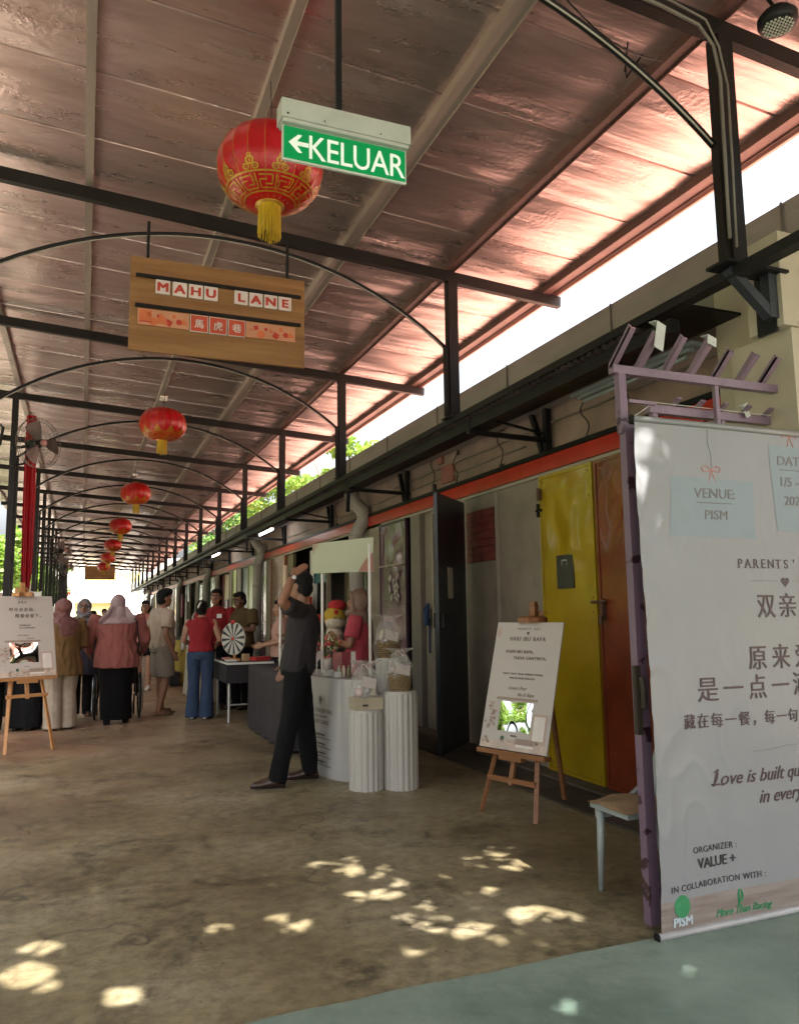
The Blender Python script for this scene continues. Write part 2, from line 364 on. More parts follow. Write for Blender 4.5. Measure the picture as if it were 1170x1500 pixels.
a = MB(); a.bx(3.725, 3.775, 3.6, 56.4, 2.735, 2.775); part('wall_rail', a, black, can)
# corrugated awning sheet between edge beam and wall
a = MB(); NC = 520
def corr(u, v): 
    yv = 3.5 + 52.8 * v; return (2.93 + .13 * u, yv, 3.004 + .0 * u + .010 * sin(yv * 2 * pi / .075))
cs = MB(); cs.grid(lambda u, v: corr(u, v), 1, 4200); part('awning_sheet', cs, mat('weathered_awning_sheet', (.09, .07, .07), .5, .3, .3, 3), can)
# white cable bundles on the nearest post
a = MB(); a.tube([(2.2, 2.76, 4.37), (2.55, 2.76, 4.345), (2.78, 2.76, 4.31), (2.87, 2.76, 4.22), (2.90, 2.76, 4.05), (2.905, 2.77, 3.7), (2.91, 2.78, 3.2)], .009, 8)
a.tube([(2.2, 2.73, 4.39), (2.58, 2.73, 4.36), (2.80, 2.73, 4.32), (2.885, 2.74, 4.2), (2.925, 2.74, 4.0), (2.93, 2.75, 3.6), (2.93, 2.76, 3.15)], .006, 8)
part('cable', a, mat('old_white_cable', (.12, .105, .09), .5), can, smooth=True)
a = MB(); a.tube([(2.0 + .9 * t, 2.9 + .25 * t, 4.42 - .2 * sin(pi * t) * .5) for t in [i / 12 for i in range(13)]], .004, 5); a.tube([(2.66, 3.15, 4.47), (2.67, 3.2, 4.33), (2.72, 3.25, 4.42), (2.72, 3.25, 4.34), (2.8, 3.2, 4.47)], .005, 5)
part('cable', a, black, can, smooth=True)
for k in range(0, 16, 2):
    a = MB(); y = Y0 + DY * (k + .55); a.bx(.90, 1.0, y, y + .16, 4.40, 4.43) 
    part('junction_box', a, whitep, can)

# ================================================================== shop row
sh = thing('shop_row', 'row of old shop lots with coloured metal doors and a red band', 'building', (3.8, 30, 0))
WX = 3.78
YE = 56.5
a = MB(); a.bx(WX + .02, WX + .2, 3.3, YE, 2.7, 3.62); part('upper_wall', a, beige_up, sh)
a = MB(); a.bx(WX - .045, WX + .019, 3.3, YE, 2.60, 2.73); part('band', a, redband, sh)
a = MB(); a.bx(WX - .02, WX + .019, 3.3, YE, 2.565, 2.597); part('rail', a, mat('pale_head_rail', (.30, .26, .21), .6), sh)
a = MB(); a.bx(6.6, 6.7, 3.3, YE, 0, 3.6); a.bx(3.9, 6.6, 3.3, YE, 3.3, 3.4); a.bx(3.82, 6.6, 3.2, 3.3, 0, 3.6); part('inner_wall', a, mat('shop_interior', (.16, .14, .12), .8, var=.3, scale=1.2), sh)
for y in (4.5, 7.44, 9.4, 11, 14, 17, 20, 24, 28, 33, 38, 44, 50):
    a = MB(); a.bx(4.0, 6.6, y - .05 if y != 7.44 else 7.3, y + .05 if y != 7.44 else 7.4, 0, 3.3); part('partition', a, mat('shop_interior', (0, 0, 0)), sh)
# gutter: a long curved box gutter in lengths of about 2 m
def gutter_prof(y0, y1):
    g = MB(); pr = [(3.62, 3.60), (3.53, 3.585), (3.515, 3.50), (3.525, 3.36), (3.58, 3.23), (3.70, 3.16), (3.80, 3.15)]
    pr = [(x - .04, z) for x, z in pr]
    vs = []; 
    for y in (y0, y1): vs += [(x, y, z) for x, z in pr] + [(x + .012, y, z + .012) for x, z in reversed(pr)]
    n = len(pr) * 2; g.add(vs, [(i, (i + 1) % n, n + (i + 1) % n, n + i) for i in range(n)] + [tuple(range(n - 1, -1, -1)), tuple(range(n, 2 * n))]); return g
yy = 1.445; i = 0
while yy < 56:
    part('gutter', gutter_prof(yy, yy + 1.50), gutterm, sh, smooth=False)
    a = MB(); a.bar((3.468, yy + 1.0, 3.36), (3.462, yy + 1.0, 3.25), .010, .012); part('gutter_clip', a, mat('dark_gutter_clip', (.1, .085, .075), .5), sh); a = MB(); a.bx(3.466, 3.474, yy + 1.497, yy + 1.508, 3.36, 3.585); part('gutter_joint', a, mat('dark_gutter_clip', (.1, .085, .075), .5), sh)
    yy += 1.505
a = MB(); a.bx(3.62, 5.5, 1.2, 3.2, 3.33, 3.36)
part('eave', a, gutterm, sh)
# tiled roof rising behind the gutter (lit by the sun: it throws warm light up onto the canopy)
tile = mat('sunlit_terracotta_tiles', (.62, .33, .24), .36, .2, var=.15, scale=5, world=True)
a = MB(); a.grid(lambda u, v: (3.50 + 5.66 * u, 1.2 + 55.3 * v, 3.42 + 1.85 * u), 8, 40); a.grid(lambda u, v: (9.16 + 6 * u, 1.2 + 55.3 * v, 5.27 - 1.85 * u), 8, 40); part('roof', a, tile, sh)
# near pilaster of the corner
a = MB(); a.bx(3.23, 3.9, 2.78, 3.0, 2.80, 3.30); a.bx(3.30, 3.9, 2.80, 3.2, 0, 2.80)
a.bx(3.5, 3.9, 2.80, 3.5, 0, 3.3); part('pilaster', a, mat('cream_green_plaster', (.37, .33, .255), .7, var=.1, scale=3, bump=.2, bscale=14), sh)
a = MB(); a.bx(3.222, 3.24, 2.82, 2.94, 2.78, 3.12); part('steel_plate', a, black, sh)

# ---- wall segments, doors
def wallseg(y0, y1, m_, x=WX, z0=.03, z1=2.6):
    a = MB(); a.bx(x, x + .12, y0, y1, z0, z1); return part('wall', a, m_, sh)
def sheet_door(y0, y1, m_, dent=0, frame=None, seam=1.42, z0=.04, z1=2.56, x=WX - .03, label=None):
    nu, nv = 26, 64
    def fn(u, v):
        y = y0 + .03 + (y1 - y0 - .06) * u; z = z0 + .02 + (z1 - z0 - .04) * v
        e = min(1, 8 * u) * min(1, 8 * (1 - u)); d = 0
        if dent:
            up = max(0, min(1, (z - seam - .1) * 2)) * min(1, (z1 - z) * 6)
            q = Vector((y * 2.6, z * 1.9, 3.1 * dent)); d = dent * (.030 * noise.noise(q) + .012 * noise.noise(q * 2.7)) * up * e
            d += dent * .003 * noise.noise(q * 1.3) * e
            cy = y0 + (y1 - y0) * .45; dd = sqrt(((y - cy) / .10) ** 2 + ((z - 2.15) / .22) ** 2); d -= .018 * dent * math.exp(-dd * dd) * up
        return (x - .012 + d, y, z)
    g = MB(); g.grid(fn, nu, nv); g.bx(x + .005, x + .02, y0 + .02, y1 - .02, z0, z1)
    d = part('door', g, m_, sh, smooth=False, label=label); d.data.polygons.foreach_set('use_smooth', [True] * len(d.data.polygons))
    f = MB(); t = .028
    f.bx(x - .022, x + .02, y0, y0 + t, z0, z1); f.bx(x - .022, x + .02, y1 - t, y1, z0, z1); f.bx(x - .022, x + .02, y0 + t, y1 - t, z1 - t, z1); f.bx(x - .0215, x + .01, y0 + t, y1 - t, z0, z0 + t); f.bx(x - .016, x - .006, y0 + t, y1 - t, seam - .004, seam + .006)
    part('door_frame', f, frame or m_, d)
    return d
yel = mat('yellow_enamel_door', (.34, .225, .008), .22, 0, .16, 2.5, .12, 7, coat=.5)
orn = mat('orange_enamel_door', (.18, .032, .010), .26, 0, .3, 2.5, .12, 7, coat=.5)
pur = mat('purple_enamel_door', (.13, .05, .09), .2, 0, .2, 2.5, .12, 7, coat=.5)
darkd = mat('charcoal_enamel_door', (.018, .022, .028), .3, 0, .2, 2.5, .1, 9)
teal = mat('teal_enamel_door', (.015, .10, .14), .25, 0, .15, 3)
grn = mat('green_enamel_door', (.05, .12, .03), .25, 0, .2, 3)
maro = mat('maroon_enamel_door', (.14, .02, .04), .3, 0, .2, 3)
olive = mat('olive_brown_panel', (.13, .10, .05), .4, 0, .2, 3)
wallseg(3.3, 4.2, cream)
d = sheet_door(4.22, 5.10, orn, 1.1, label='orange sheet metal door'); a = MB(); a.tube([(3.70, 5.16, 1.44), (3.70, 4.98, 1.44)], .011, 8); a.bx(3.70, 3.74, 5.02, 5.05, 1.3, 1.46); a.box((3.69, 5.03, 1.30), (.02, .035, .07)); part('bolt', a, mat('rusty_bolt', (.12, .07, .05), .5, .5), d)
d = sheet_door(5.125, 5.905, yel, 1.0, label='yellow sheet metal door')
a = MB(); a.bx(3.722, 3.734, 5.42, 5.66, 1.56, 1.84); part('notice', a, mat('dark_notice_sleeve', (.04, .035, .035), .25), d)
a = MB(); a.bx(3.718, 3.722, 5.50, 5.58, 1.79, 1.80); a.bx(3.718, 3.722, 5.50, 5.505, 1.75, 1.80); a.bx(3.718, 3.722, 5.575, 5.58, 1.75, 1.80); part('clip', a, mat('pale_clip', (.5, .5, .5), .3, .5), d)
a = MB(); a.bx(3.71, 3.735, 5.87, 5.95, 2.25, 2.27); a.bx(3.71, 3.735, 5.9, 5.93, 2.2, 2.32); part('hinge', a, black, d)
# cream folding panels with a louvre of red bricks
def cpanel(y0, y1, holes=None):
    a = MB()
    if holes:
        z0, z1 = holes; a.bx(WX - .01, WX + .03, y0, y1, .03, z0); a.bx(WX - .01, WX + .03, y0, y1, z1, 2.56)
        a.bx(WX - .01, WX + .03, y0, y0 + .04, z0, z1); a.bx(WX - .01, WX + .03, y1 - .03, y1, z0, z1)
    else: a.bx(WX - .01, WX + .03, y0, y1, .03, 2.56)
    p = part('wall_panel', a, greyp, sh); f = MB(); f.bx(WX - .022, WX - .012, y0, y0 + .025, .03, 2.56); f.bx(WX - .022, WX - .012, y1 - .02, y1, .03, 2.56); part('panel_frame', f, mat('pale_head_rail', (0,) * 3), p); return p
cpanel(5.94, 6.74)
cp = cpanel(6.75, 7.44, (1.88, 2.42))
bk = mat('dark_red_vent_brick', (.16, .035, .03), .6, var=.3, scale=9)
b0 = None
for r in range(7):
    for c in range(5):
        a = MB(); y = 6.80 + c * .122 + (.0 if r % 2 else .0); z = 1.888 + r * .076; dx = .008 * random.random()
        a.bx(WX - .012 - dx, WX + .02, y, y + .115, z, z + .070); part('brick', a, bk, cp)
# open doorway with the charcoal leaf swung out
a = MB(); a.bx(3.95, 4.02, 7.42, 8.30, .03, 2.5)
f = MB(); f.bx(WX - .01, WX + .05, 7.445, 7.475, .03, 2.56); f.bx(WX - .01, WX + .05, 8.30, 8.335, .03, 2.56); f.bx(WX - .01, WX + .05, 7.475, 8.30, 2.53, 2.56); part('door_frame', f, mat('pale_head_rail', (0,) * 3), sh)
hx, hy = 3.70, 7.36; ux, uy = -.70, -.714; L = .86
g = MB(); R = Matrix.Rotation(atan2(uy, ux), 3, 'Z')
g.box((hx + ux * L / 2, hy + uy * L / 2, 1.29), (L, .035, 2.46), R); dl = part('door', g, darkd, sh, label='charcoal door leaf swung open')
g = MB(); nx_, ny_ = -uy, ux
def onleaf(s_, z, off): return (hx + ux * s_ + (-.714) * off, hy + uy * s_ + .70 * off, z)
g.box(onleaf(.52, 1.66, .0215), (.14, .004, .30), R); g.box(onleaf(.52, 1.66, -.0215), (.14, .004, .30), R); part('notice', g, mat('faded_paper_notice', (.32, .28, .22), .7), dl)
g = MB(); g.box(onleaf(.80, 1.30, .03), (.03, .05, .14), R); g.box(onleaf(.80, 1.30, -.03), (.03, .05, .14), R); part('handle', g, black, dl)
g = MB(); g.box(onleaf(.02, 2.2, .02), (.05, .03, .12), R); g.box(onleaf(.02, .4, .02), (.05, .03, .12), R); part('hinge', g, black, dl)
wallseg(8.34, 8.66, greyp, WX + .05); wallseg(8.68, 8.97, mat('grey_beige_panel', (.18, .155, .125), .6), WX - .01)
a = MB(); a.tube([(3.80, 8.5, .9), (3.80, 8.5, 1.3)], .012, 6); a.poly([(3.78, 8.44, 1.48), (3.78, 8.56, 1.42), (3.78, 8.54, 1.22), (3.78, 8.46, 1.22)], (-.03, 0, 0)); part('hanging_cloth', a, mat('blue_cloth', (.01, .03, .10), .8), sh)
d = sheet_door(9.04, 9.98, pur, .9, frame=mat('dark_purple_frame', (.05, .02, .04), .35), seam=1.46, label='purple sheet metal door with torn poster remains')
a = MB()
for q in range(16):
    cy, cz = 9.45 + random.uniform(-.16, .16), 1.70 + random.uniform(-.17, .17); n_ = 7
    a.poly([(3.728, cy + random.uniform(.02, .07) * cos(2 * pi * i / n_), cz + random.uniform(.02, .09) * sin(2 * pi * i / n_)) for i in range(n_)], (-.003 - q * .0003, 0, 0))
part('poster_scraps', a, mat('torn_poster_paper', (.45, .40, .33), .7, var=.5, scale=14, col2=(.08, .06, .06), thr=(.45, .55)), d)
a = MB(); a.bx(3.70, 3.735, 9.06, 9.96, 1.98, 2.0); part('bar', a, mat('pale_head_rail', (0,) * 3), d)
wallseg(9.99, 10.62, cream, WX - .02)
# further bays: (width, material, inset, z0, z1)
bays = [(.62, grn, .02, .03, 2.56), (1.3, olive, .30, .03, 2.56), (.1, cream, 0, .03, 2.56), (.75, teal, .0, 1.9, 2.56), (.25, whitep, .0, .9, 2.5), (1.35, maro, -.12, 1.30, 2.2), (.5, olive, .03, .03, 2.56), (1.25, orn, -.02, .03, 2.56), (.45, cream, -.02, .03, 2.6),
        (.5, pur, 0, .03, 2.56), (1.1, greyp, .0, .03, 2.56), (.6, mat('lime_panel', (.30, .36, .10), .3), .0, .4, 2.56), (.9, mat('navy_door', (.02, .03, .05), .35), .02, .03, 2.56), (.7, greyp, 0, .03, 2.56), (.55, mat('lime_panel', (0,) * 3), 0, .4, 2.56), (.45, cream, -.02, .03, 2.6),
        (.9, mat('mustard_panel', (.32, .2, .03), .4), 0, 1.8, 2.5), (1.1, maro, .1, .03, 2.56), (.5, cream, -.02, .03, 2.6), (1.2, grn, 0, .03, 2.56), (.4, cream, -.02, .03, 2.6), (1.1, darkd, .05, .03, 2.56), (.9, teal, -.03, 1.2, 2.4), (.5, cream, -.05, .03, 2.6)]
y = 10.64; i = 0
while y < 56:
    w, m_, ins, z0, z1 = bays[i % len(bays)]
    if i >= len(bays): w *= 1.2
    if y + w > 56.4: w = 56.4 - y
    a = MB(); a.bx(WX + ins, WX + ins + .05, y, y + w - .015, z0, z1)
    for zz in (z0 + (z1 - z0) * .45,):
        a.bx(WX + ins - .012, WX + ins, y, y + w - .015, zz, zz + .02)
    a.bx(WX + ins - .014, WX + ins, y, y + .025, z0, z1); a.bx(WX + ins - .014, WX + ins, y + w - .04, y + w - .015, z0, z1)
    part('door' if m_ in (grn, orn, teal, maro, pur, darkd) else 'wall_panel', a, m_, sh)
    y += w; i += 1
# downpipes with a swan-neck
def downpipe(y):
    g = MB(); r = .105
    g.tube([(3.52, y, 3.22), (3.52, y, 3.06), (3.58, y - .02, 2.93), (3.68, y - .04, 2.84), (3.70, y - .04, 2.70), (3.62, y, 2.55), (3.60, y, 2.40), (3.60, y, .05)], [r] * 8, 18)
    p = part('downpipe', g, pipe_m, sh, smooth=True)
    for z in (2.42, 1.98, 1.0): g = MB(); g.lathe([(r * 1.02, z), (r * 1.1, z + .01), (r * 1.1, z + .05), (r * 1.02, z + .06)], 18, (3.60, y, 0)); part('pipe_collar', g, mat('grey_pipe_collar', (.30, .27, .25), .5), p)
for y in (10.55, 17.45, 25.3, 33, 41, 49): downpipe(y)
# hinges and rivets on the near doors
hm_ = mat('rusty_bolt', (.12, .07, .05), .5, .5)
for yh in (4.25, 5.885):
    for zh in (.35, 1.2, 2.35):
        g = MB(); g.bx(3.700, 3.728, yh - .02, yh + .02, zh, zh + .10); g.tube([(3.705, yh, zh - .01), (3.705, yh, zh + .11)], .008, 6); part('hinge', g, hm_, sh)
rv = MB()
for (ya, yb) in ((4.25, 5.07), (5.155, 5.875)):
    for zr in (.10, .42, .8, 1.36, 1.48, 1.9, 2.3, 2.5):
        for yr in (ya + .03, (ya + yb) / 2, yb - .03): rv.ell((3.738 if yr != (ya + yb) / 2 else 3.742, yr, zr), (.006, .007, .007), None, 6, 4)
part('rivets', rv, hm_, sh)['kind'] = 'stuff'
# conduit clutter on the upper wall
for zc, y0_, y1_ in ((3.02, 3.6, 9.5), (2.90, 6.2, 16.0)):
    g = MB(); g.tube([(3.775, y0_ + (y1_ - y0_) * i / 20, zc + .008 * sin(i * 2.1)) for i in range(21)], .010, 6); part('conduit', g, mat('dull_grey_conduit', (.16, .14, .12), .5), sh, smooth=True)
wm = mat('dark_cable', (.03, .025, .025), .6)
for y, z in ((6.6, 3.05), (7.6, 3.0), (5.2, 3.0), (8.2, 3.1), (12, 3.05), (4.7, 3.1)):
    g = MB(); g.tube([(3.765 - .03 * abs(sin(3 * t)), y + .06 * sin(7 * t), z + .1 - .35 * t) for t in [j / 10 for j in range(11)]], .006, 6); g.box((3.775, y + .04, z - .28), (.03, .05, .09)); g.box((3.775, y, z + .12), (.02, .03, .05)); part('cable', g, wm, sh)
for y, z, w, h in ((7.72, 2.93, .3, .2), (8.0, 3.15, .12, .15)):
    g = MB(); g.bx(3.765, 3.80, y, y + w, z - h / 2, z + h / 2); part('faded_sign', g, mat('faded_red_sign', (.25, .10, .08), .7), sh)
# tube lights under the awning
for i, (x, y, z) in enumerate(((3.3, 15.2, 2.98), (3.3, 21.5, 2.98))):
    t = thing('tube_light', ('glowing white tube light under the awning, the one nearest the camera above the stalls', 'glowing white tube light under the awning deeper in the lane')[i], 'light', (x, y, z))
    g = MB(); g.bx(x - .03, x + .03, y - .62, y + .62, z + .02, z + .06); part('batten', g, whitep, t)
    g = MB(); g.tube([(x, y - .58, z), (x, y + .58, z)], .016, 8); part('tube', g, mat('lit_tube', (1, .97, .9), .5, emit=6), t)
t = thing('tube_light', 'unlit grey-blue tube light batten under the awning above the purple gate', 'light', (3.35, 4.3, 3.0))
g = MB(); g.bx(3.30, 3.40, 3.5, 4.75, 2.94, 2.965); g.bx(3.33, 3.37, 3.55, 4.70, 2.92, 2.94); part('batten', g, mat('blue_grey_batten', (.17, .2, .22), .4), t)
g = MB(); g.tube([(3.35, 3.6, 2.90), (3.35, 4.65, 2.90)], .014, 8); part('tube', g, mat('blue_grey_batten', (0,) * 3), t)
X3, Y3, Z3 = Vector((1, 0, 0)), Vector((0, 1, 0)), Vector((0, 0, 1))
# ================================================================== exit sign
ks = thing('exit_sign', 'green hanging KELUAR exit sign with a left arrow, before the biggest lantern', 'sign', (.925, 2.83, 3.16))
y = 2.80
g = MB(); g.bx(.655, 1.205, y, y + .085, 3.325, 3.405); g.bx(.662, 1.198, y + .008, y + .077, 3.31, 3.325); part('housing', g, mat('grey_white_housing', (.36, .38, .35), .45), ks)
g = MB(); g.bx(.665, 1.195, y + .032, y + .044, 3.163, 3.31); part('panel', g, mat('exit_white_edge', (.5, .54, .5), .3), ks)
gn_ = mat('exit_green', (.0, .20, .055), .3, var=.04, emit=.08)
g = MB(); g.bx(.671, 1.189, y + .028, y + .031, 3.170, 3.306); gp_ = part('face', g, gn_, ks)
wh = mat('exit_white_letters', (.62, .68, .62), .35, emit=.08)
t = text_mb('KELUAR', .145, (.975, y + .0275, 3.184), X3, Z3, bold=.0004, sx=.82, space=.96); part('lettering', t, wh, gp_)
g = MB(); g.poly([(.690, y + .0275, 3.238), (.728, y + .0275, 3.276), (.745, y + .0275, 3.276), (.724, y + .0275, 3.247), (.772, y + .0275, 3.247), (.772, y + .0275, 3.229), (.724, y + .0275, 3.229), (.745, y + .0275, 3.200), (.728, y + .0275, 3.200)], (0, -.001, 0)); part('arrow', g, wh, gp_)
g = MB(); g.bar((.902, 2.845, 3.40), (.902, 2.845, 4.45), .024); part('rod', g, black, ks)
g = MB(); g.tube([(.68, y - .001, 3.34), (.68, y - .004, 3.34)], .004, 6); g.tube([(.83, y - .001, 3.34), (.83, y - .004, 3.34)], .003, 6); g.tube([(1.07, y - .001, 3.34), (1.07, y - .004, 3.34)], .003, 6); part('screw', g, black, ks)
# ================================================================== MAHU LANE board
ms = thing('hanging_board', 'wooden name board hung under the canopy reading MAHU LANE on white letter tiles', 'sign', (.93, 6.05, 3.36))
ply = mat('varnished_plywood', (.15, .062, .016), .38, scale=1.3, stretch=(.6, 1, 9), col2=(.28, .155, .058), thr=(.3, .70), bump=.1, bscale=20, world=True)
y = 6.02
g = MB(); g.bx(.245, 1.61, y, y + .024, 3.375, 4.12); part('board', g, ply, ms)
for x in (.37, 1.47): g = MB(); g.bar((x, 6.05, 4.0), (x, 6.05, 4.43), .022); part('hanger', g, black, ms)
for z in (3.955, 3.716):
    g = MB(); g.bx(.285, 1.575, y - .022, y - .001, z, z + .026); part('rail', g, black, ms)
tl = mat('white_letter_tile', (.56, .52, .52), .35); rd_ = mat('red_print', (.38, .03, .018), .5, var=.03); ord_ = mat('orange_red_tile', (.42, .06, .03), .4)
for ch, x in zip('MAHULANE', (.484, .610, .732, .848, 1.085, 1.205, 1.325, 1.442)):
    g = MB(); g.bx(x - .053, x + .053, y - .018, y - .002, 3.838, 3.950); p = part('letter_tile', g, tl, ms)
    part('lettering', text_mb(ch, .094, (x, y - .019, 3.862), X3, Z3, bold=.0048, sx=1.25), rd_, p)
for ch, x in zip('馬虎巷', (.762, .908, 1.054)):
    g = MB(); g.bx(x - .068, x + .068, y - .018, y - .002, 3.568, 3.704); p = part('letter_tile', g, tl, ms); g = MB(); g.bx(x - .063, x + .063, y - .0195, y - .0185, 3.573, 3.699); part('tile_face', g, ord_, p)
    part('lettering', text_mb(ch, .075, (x, y - .0205, 3.606), X3, Z3, bold=.0012), tl, p)
peach = mat('peach_print_strip', (.46, .22, .13), .5); lo = mat('light_orange_print', (.50, .13, .045), .5)
for x0, x1 in ((.305, .688), (1.128, 1.53)):
    g = MB(); g.bx(x0, x1, y - .012, y - .002, 3.578, 3.704); p = part('print_strip', g, peach, ms)
    g = MB(); q = MB(); yy_ = y - .0125
    for j in range(9):
        cx = x0 + .04 + (x1 - x0 - .08) * j / 8; cz = 3.64 + .03 * sin(j * 2.3); r = .017 + .008 * (j % 3); n_ = (3, 4, 9, 5)[j % 4]
        (g if j % 2 else q).poly([(cx + r * cos(2 * pi * i / n_ + j), yy_, cz + r * sin(2 * pi * i / n_ + j)) for i in range(n_)], (0, -.001, 0))
    if x0 < .5:
        q.bx(.318, .41, yy_ - .001, yy_, 3.61, 3.695); g.bx(.318, .41, yy_ - .0012, yy_, 3.600, 3.609); q.poly([(.43, yy_, 3.60), (.53, yy_, 3.60), (.48, yy_, 3.69)], (0, -.0015, 0))
    part('print_shapes', g, rd_, p)['kind'] = 'stuff'; part('print_shapes', q, lo, p)['kind'] = 'stuff'
fb = thing('hanging_board', 'small plain brown board hung across the far end of the lane', 'sign', (.6, 47, 3.36))
g = MB(); g.bx(.02, 1.62, 47, 47.03, 3.40, 4.18); part('board', g, ply, fb); g = MB(); g.bar((.3, 47, 4.1), (.3, 47, 4.5), .02); g.bar((1.3, 47, 4.1), (1.3, 47, 4.5), .02); part('hanger', g, black, fb)
# ================================================================== lanterns
silk = mat('red_lantern_silk', (.42, .002, .008), .30, var=.18, scale=14, spec=.5, trans=.14, bump=.12, bscale=40)
gold = mat('gold_print', (.36, .19, .015), .35, .25, .15, 20); tass = mat('yellow_tassel', (.45, .29, .008), .6, var=.25, scale=60, stretch=(1, 1, .1))
def lantern_profile(): 
    P = []
    for i in range(25):
        th = -pi / 2 * .86 + pi * .86 * i / 24; P.append((.305 * cos(th) ** .72, .232 * sin(th)))
    return P
def make_lantern(loc, label):
    t = thing('lantern', label, 'lantern', loc, 0, 'red silk lanterns hung in a line along the lane')
    NR = 20; P = lantern_profile(); g = MB()
    def mod(a, i): return 1 - .022 * (abs(cos(a * NR / 2)) ** 6) * -1 - .018
    g.lathe(P, NR * 6, (0, 0, 0), mod); body = part('shade', g, silk, t, False, True)
    g = MB()
    for k in range(NR):
        a = 2 * pi * k / NR; g.tube([((r * 1.006) * cos(a), (r * 1.006) * sin(a), z) for r, z in P[::2]], .0016, 4)
    part('rib', g, gold, body, False)
    g = MB(); g.lathe([(.085, -.235), (.085, -.205), (.075, -.2), (.075, -.23)], 20); part('ring', g, gold, t, False, True); g = MB(); g.lathe([(.07, .205), (.085, .21), (.085, .235), (.05, .25), (.03, .25)], 20); part('ring', g, gold, t, False, True)
    # printed fret band and ruyi heads on the lower half
    g = MB()
    def onS(a, s):      # s = profile parameter from bottom 0..1
        th = -pi / 2 * .86 + pi * .86 * s; r = .305 * cos(th) ** .72 * 1.012; return Vector((r * cos(a), r * sin(a), .232 * sin(th)))
    def strip(a0, s0, a1, s1, w):
        n_ = 5; pts = [(a0 + (a1 - a0) * i / n_, s0 + (s1 - s0) * i / n_) for i in range(n_ + 1)]
        if abs(a1 - a0) > abs(s1 - s0) * 2: q = [(onS(a, s - w), onS(a, s + w)) for a, s in pts]
        else: q = [(onS(a - w * 2.6, s), onS(a + w * 2.6, s)) for a, s in pts]
        vs = [v for pr in q for v in pr]; g.add(vs, [(2 * i, 2 * i + 1, 2 * i + 3, 2 * i + 2) for i in range(n_)])
    NF = 12
    for k in range(NF):
        a = 2 * pi * k / NF; da = 2 * pi / NF
        strip(a, .055, a + da, .055, .007); strip(a, .235, a + da, .235, .008)
        for s_ in (.13, ): strip(a + da * .08, .20, a + da * .72, .20, .007); strip(a + da * .72, .20, a + da * .72, .12, .007); strip(a + da * .36, .12, a + da * .72, .12, .007); strip(a + da * .90, .215, a + da * .90, .085, .007); strip(a + da * .08, .085, a + da * .90, .085, .007); strip(a + da * .08, .16, a + da * .08, .085, .007); strip(a + da * .08, .16, a + da * .45, .16, .006)
    NR2 = 10
    for k in range(NR2):
        a = 2 * pi * (k + .5) / NR2
        for (oa, os, r) in ((-.10, .275, .030), (.10, .275, .030), (0, .325, .036), (0, .37, .018)):
            n_ = 12; c = onS(a + oa, os)
            ring = []
            for i in range(n_):
                b_ = 2 * pi * i / n_
                ring += [onS(a + oa + r * 2.7 * cos(b_), os + r * sin(b_)), onS(a + oa + r * 1.5 * cos(b_), os + r * .55 * sin(b_))]
            g.add(ring, [(2 * i, (2 * i + 2) % (2 * n_), (2 * i + 3) % (2 * n_), 2 * i + 1) for i in range(n_)])
            g.add([onS(a + oa + r * .8 * cos(2 * pi * i / 8), os + r * .28 * sin(2 * pi * i / 8)) for i in range(8)], [tuple(range(8))])
    part('print', g, gold, body, False, True)
    g = MB(); rnd = random.Random(3)
    for k in range(90):
        a = 2 * pi * k / 90; r = .058 + .006 * rnd.random(); L = .17 + .035 * rnd.random(); b_ = a + .1 * rnd.uniform(-1, 1)
        g.tube([(r * cos(a), r * sin(a), -.225), (r * cos(a) * 1.02, r * sin(a) * 1.02, -.30), (r * 1.06 * cos(b_), r * 1.06 * sin(b_), -.225 - L)], .0022, 4)
    g.lathe([(.062, -.228), (.062, -.25), (.055, -.252)], 20)
    part('tassel', g, tass, t, False)
    g = MB(); g.tube([(0, 0, .25), (.006, 0, .38), (0, 0, .56)], .0025, 5); part('cord', g, black, t, False); return t
ly = [4.24 + 6.45 * i for i in range(8)]
lab = ['biggest red silk lantern with gold fret print, behind the green exit sign', 'red lantern hanging below the wooden name board, second largest', 'red lantern third in the line, between the second largest and the tight cluster', 'red lantern fourth in the line, above the cluster of overlapping ones', 'red lantern fifth in the line, fully visible above its overlapped neighbours', 'red lantern sixth in the line, its lower half overlapped by the next one', 'red lantern seventh in the line, squeezed behind the tassels near the small brown board', 'smallest and farthest red lantern, in front of the small brown board']
l0 = make_lantern((.925, ly[0], 3.965), lab[0])
for i in range(1, 8):
    q = dup(l0, (.925 + .02 * sin(i * 4), ly[i], 3.915 + .015 * sin(i * 7)), .3 * i, lab[i]); q.rotation_euler = (.05 * sin(i * 3), .06 * cos(i * 5), .3 * i); q.scale = (1, 1, 1 - .05 * (i % 3 == 1))
# ================================================================== spotlight at the top right corner
t = thing('lamp', 'round dark lamp with pale lenses under the roof at the top right', 'lamp', (3.14, 2.6, 4.30))
g = MB(); g.lathe([(.085, -.02), (.095, 0), (.095, .03), (.07, .06), (.02, .075)], 24); part('housing', g, black, t, False, True)
g = MB(); 
for i in range(-4, 5):
    for j in range(-4, 5):
        px, py = i * .018 + (j % 2) * .009, j * .0165
        if px * px + py * py < .0052: g.ell((px, py, -.021), (.0072, .0072, .004), None, 8, 5)
part('lens', g, mat('pale_green_lens', (.30, .36, .30), .2), t, False, True); g = MB(); g.tube([(0, 0, .07), (-.02, .05, .2)], .01, 6); part('stem', g, black, t, False)
